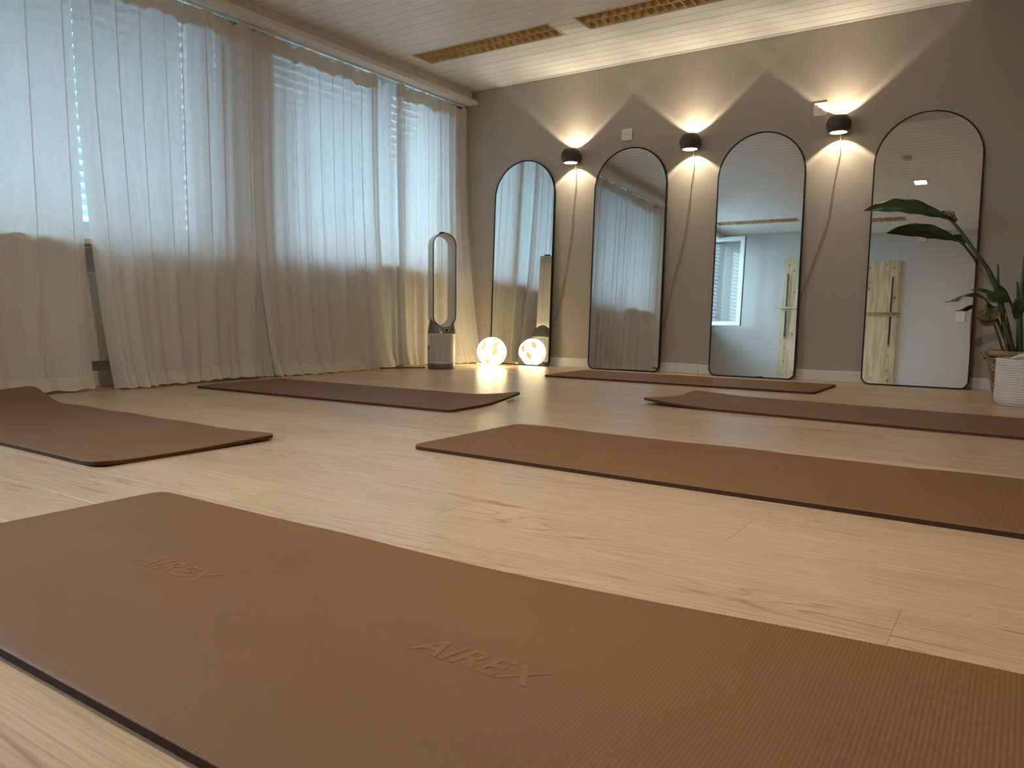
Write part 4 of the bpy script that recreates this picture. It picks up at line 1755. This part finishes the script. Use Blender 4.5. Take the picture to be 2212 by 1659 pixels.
# ------------------------------------------------------------------ the far end of the room (seen in the mirrors)
def spring_board(x0, x1, y, side, label):
    t = thing('spring_board', label, 'exercise board', ((x0 + x1) / 2, y, 0.02), group='pine spring boards on the end wall')
    wd, h = x1 - x0, 1.90
    n = 5
    for i in range(n):
        a = -wd / 2 + wd * i / n
        box('plank', (a + 0.0006, 0.0, 0.0), (a + wd / n - 0.0006, 0.028, h), 'pine', t, 0.0012)
    for s in (-1, 1):
        xx = s * (wd / 2 - 0.085)
        for k in range(9):
            zz = 0.12 + k * 0.21
            vs, fs = tube_data([(xx + 0.011 * math.cos(q), 0.046, zz + 0.011 * math.sin(q)) for q in [2 * PI * j / 10 for j in range(11)]], 0.0022, 5)
            e = obj('eyelet', vs, fs, 'steel', t, True)
            vs, fs = tube_data([(xx, 0.028, zz), (xx, 0.036, zz)], 0.004, 6)
            obj('shank', vs, fs, 'steel', e)
        # a hanging coil spring: upper and lower one
        for z1, z0, rr in ((1.66, 1.17, 0.0115), (1.10, 0.70, 0.0125)):
            pts = []
            turns = 34
            for i in range(turns * 6 + 1):
                q = 2 * PI * i / 6
                pts.append((xx + rr * math.cos(q), 0.062 + rr * math.sin(q), z1 + (z0 - z1) * i / (turns * 6)))
            vs, fs = tube_data(pts, 0.0045, 5)
            obj('spring', vs, fs, 'steel', t, True)
        for z0 in (1.66, 1.135, 0.675):
            vs, fs = tube_data([(xx + 0.010 * math.cos(q), 0.062, z0 + 0.018 * math.sin(q)) for q in [2 * PI * j / 10 for j in range(11)]], 0.0025, 5)
            obj('clip', vs, fs, 'steel', t, True)
    vs, fs = tube_data([(-wd / 2 - 0.07, 0.085, 1.145), (wd / 2 + 0.045, 0.085, 1.145)], 0.0135, 14)
    obj('roll_bar', vs, fs, 'dowel', t, True)
    return t


spring_board(0.985, 1.665, YF + 0.002, -1, 'pale pine spring board on the end wall, reflected in the third mirror')
spring_board(1.925, 2.605, YF + 0.002, 1, 'pale pine spring board on the end wall, reflected in the rightmost mirror')

sn = thing('thermostat', 'small white box high on the end wall, reflected above the plant', 'thermostat', (2.86, YF, 2.245))
box('body', (-0.05, 0.0, -0.055), (0.05, 0.028, 0.055), 'white_plastic', sn, 0.004, 2)
box('face', (-0.035, 0.028, -0.035), (0.035, 0.030, 0.030), 'white_plastic', sn, 0.001)
ds = thing('double_socket', 'white double wall socket on the end wall, reflected in the rightmost mirror', 'socket', (3.388, YF, 1.142))
box('plate', (-0.050, 0.0, -0.080), (0.050, 0.010, 0.080), 'white_plastic', ds, 0.004, 2)
for zz in (-0.036, 0.036):
    vs, fs = lathe_data([(0.027, 0.0098), (0.027, 0.0118), (0.024, 0.0104), (0.0, 0.0102)], 28)
    ins = obj('insert', [(a, c, b + zz) for a, b, c in vs], fs, 'white_plastic', ds, True)
    for xx in (-0.0095, 0.0, 0.0095):
        vs, fs = lathe_data([(0.0, 0.0112), (0.0026, 0.0112)], 10)
        obj('pin_hole', [(a + xx, c, b + zz) for a, b, c in vs], fs, 'dark', ins)

sd = thing('smoke_detector', 'round white smoke detector on the ceiling, reflected in the rightmost mirror', 'smoke detector', (3.026, -3.115, HC))
lathe('base', [(0.0, 0.0), (0.055, 0.0), (0.055, -0.010), (0.0, -0.010)][::-1], 'white_plastic', sd, 36)
lathe('cover', [(0.052, -0.010), (0.050, -0.026), (0.040, -0.038), (0.0, -0.042)], 'white_plastic', sd, 36)

ledt = thing('ceiling_led_light', 'small lit rectangular ceiling light, reflected in the rightmost mirror', 'ceiling light', (3.069, -4.088, HC))
bm = bmesh.new()
ring = 0.008
for a, b in (((-0.065, -0.088), (0.065, -0.080)), ((-0.065, 0.080), (0.065, 0.088)), ((-0.065, -0.080), (-0.057, 0.080)), ((0.057, -0.080), (0.065, 0.080))):
    add_box(bm, (a[0], a[1], -0.016), (b[0], b[1], 0.0), 0.001)
obj_bm('frame', bm, 'white_trim', ledt)
obj('diffuser', [(-0.057, -0.08, -0.012), (-0.057, 0.08, -0.012), (0.057, 0.08, -0.012), (0.057, -0.08, -0.012)], [(0, 1, 2, 3)], 'led', ledt)

# red folding mat standing against the end wall
rm = thing('folding_mat', 'red vinyl mat standing upright at the end wall, a sliver at the mirror edge', 'mat', (3.84, YF + 0.03, 0.001))
for i in range(3):
    bm = bmesh.new()
    add_box(bm, (-0.32, 0.0, 0.0), (0.32, 0.045, 1.85), 0.015, 2)
    for v in bm.verts:
        v.co.x += 0.022 * math.sin(v.co.z * 3.2 + 0.6) * (1 if v.co.x < 0 else 0.4)
    bmesh.ops.subdivide_edges(bm, edges=[e for e in bm.edges if abs(e.verts[0].co.z - e.verts[1].co.z) > 0.5], cuts=14)
    for v in bm.verts:
        v.co.x += 0.018 * math.sin(v.co.z * 4.6)
    o = obj_bm('panel', bm, 'red', rm)
    o.location = (0, i * 0.047, 0)
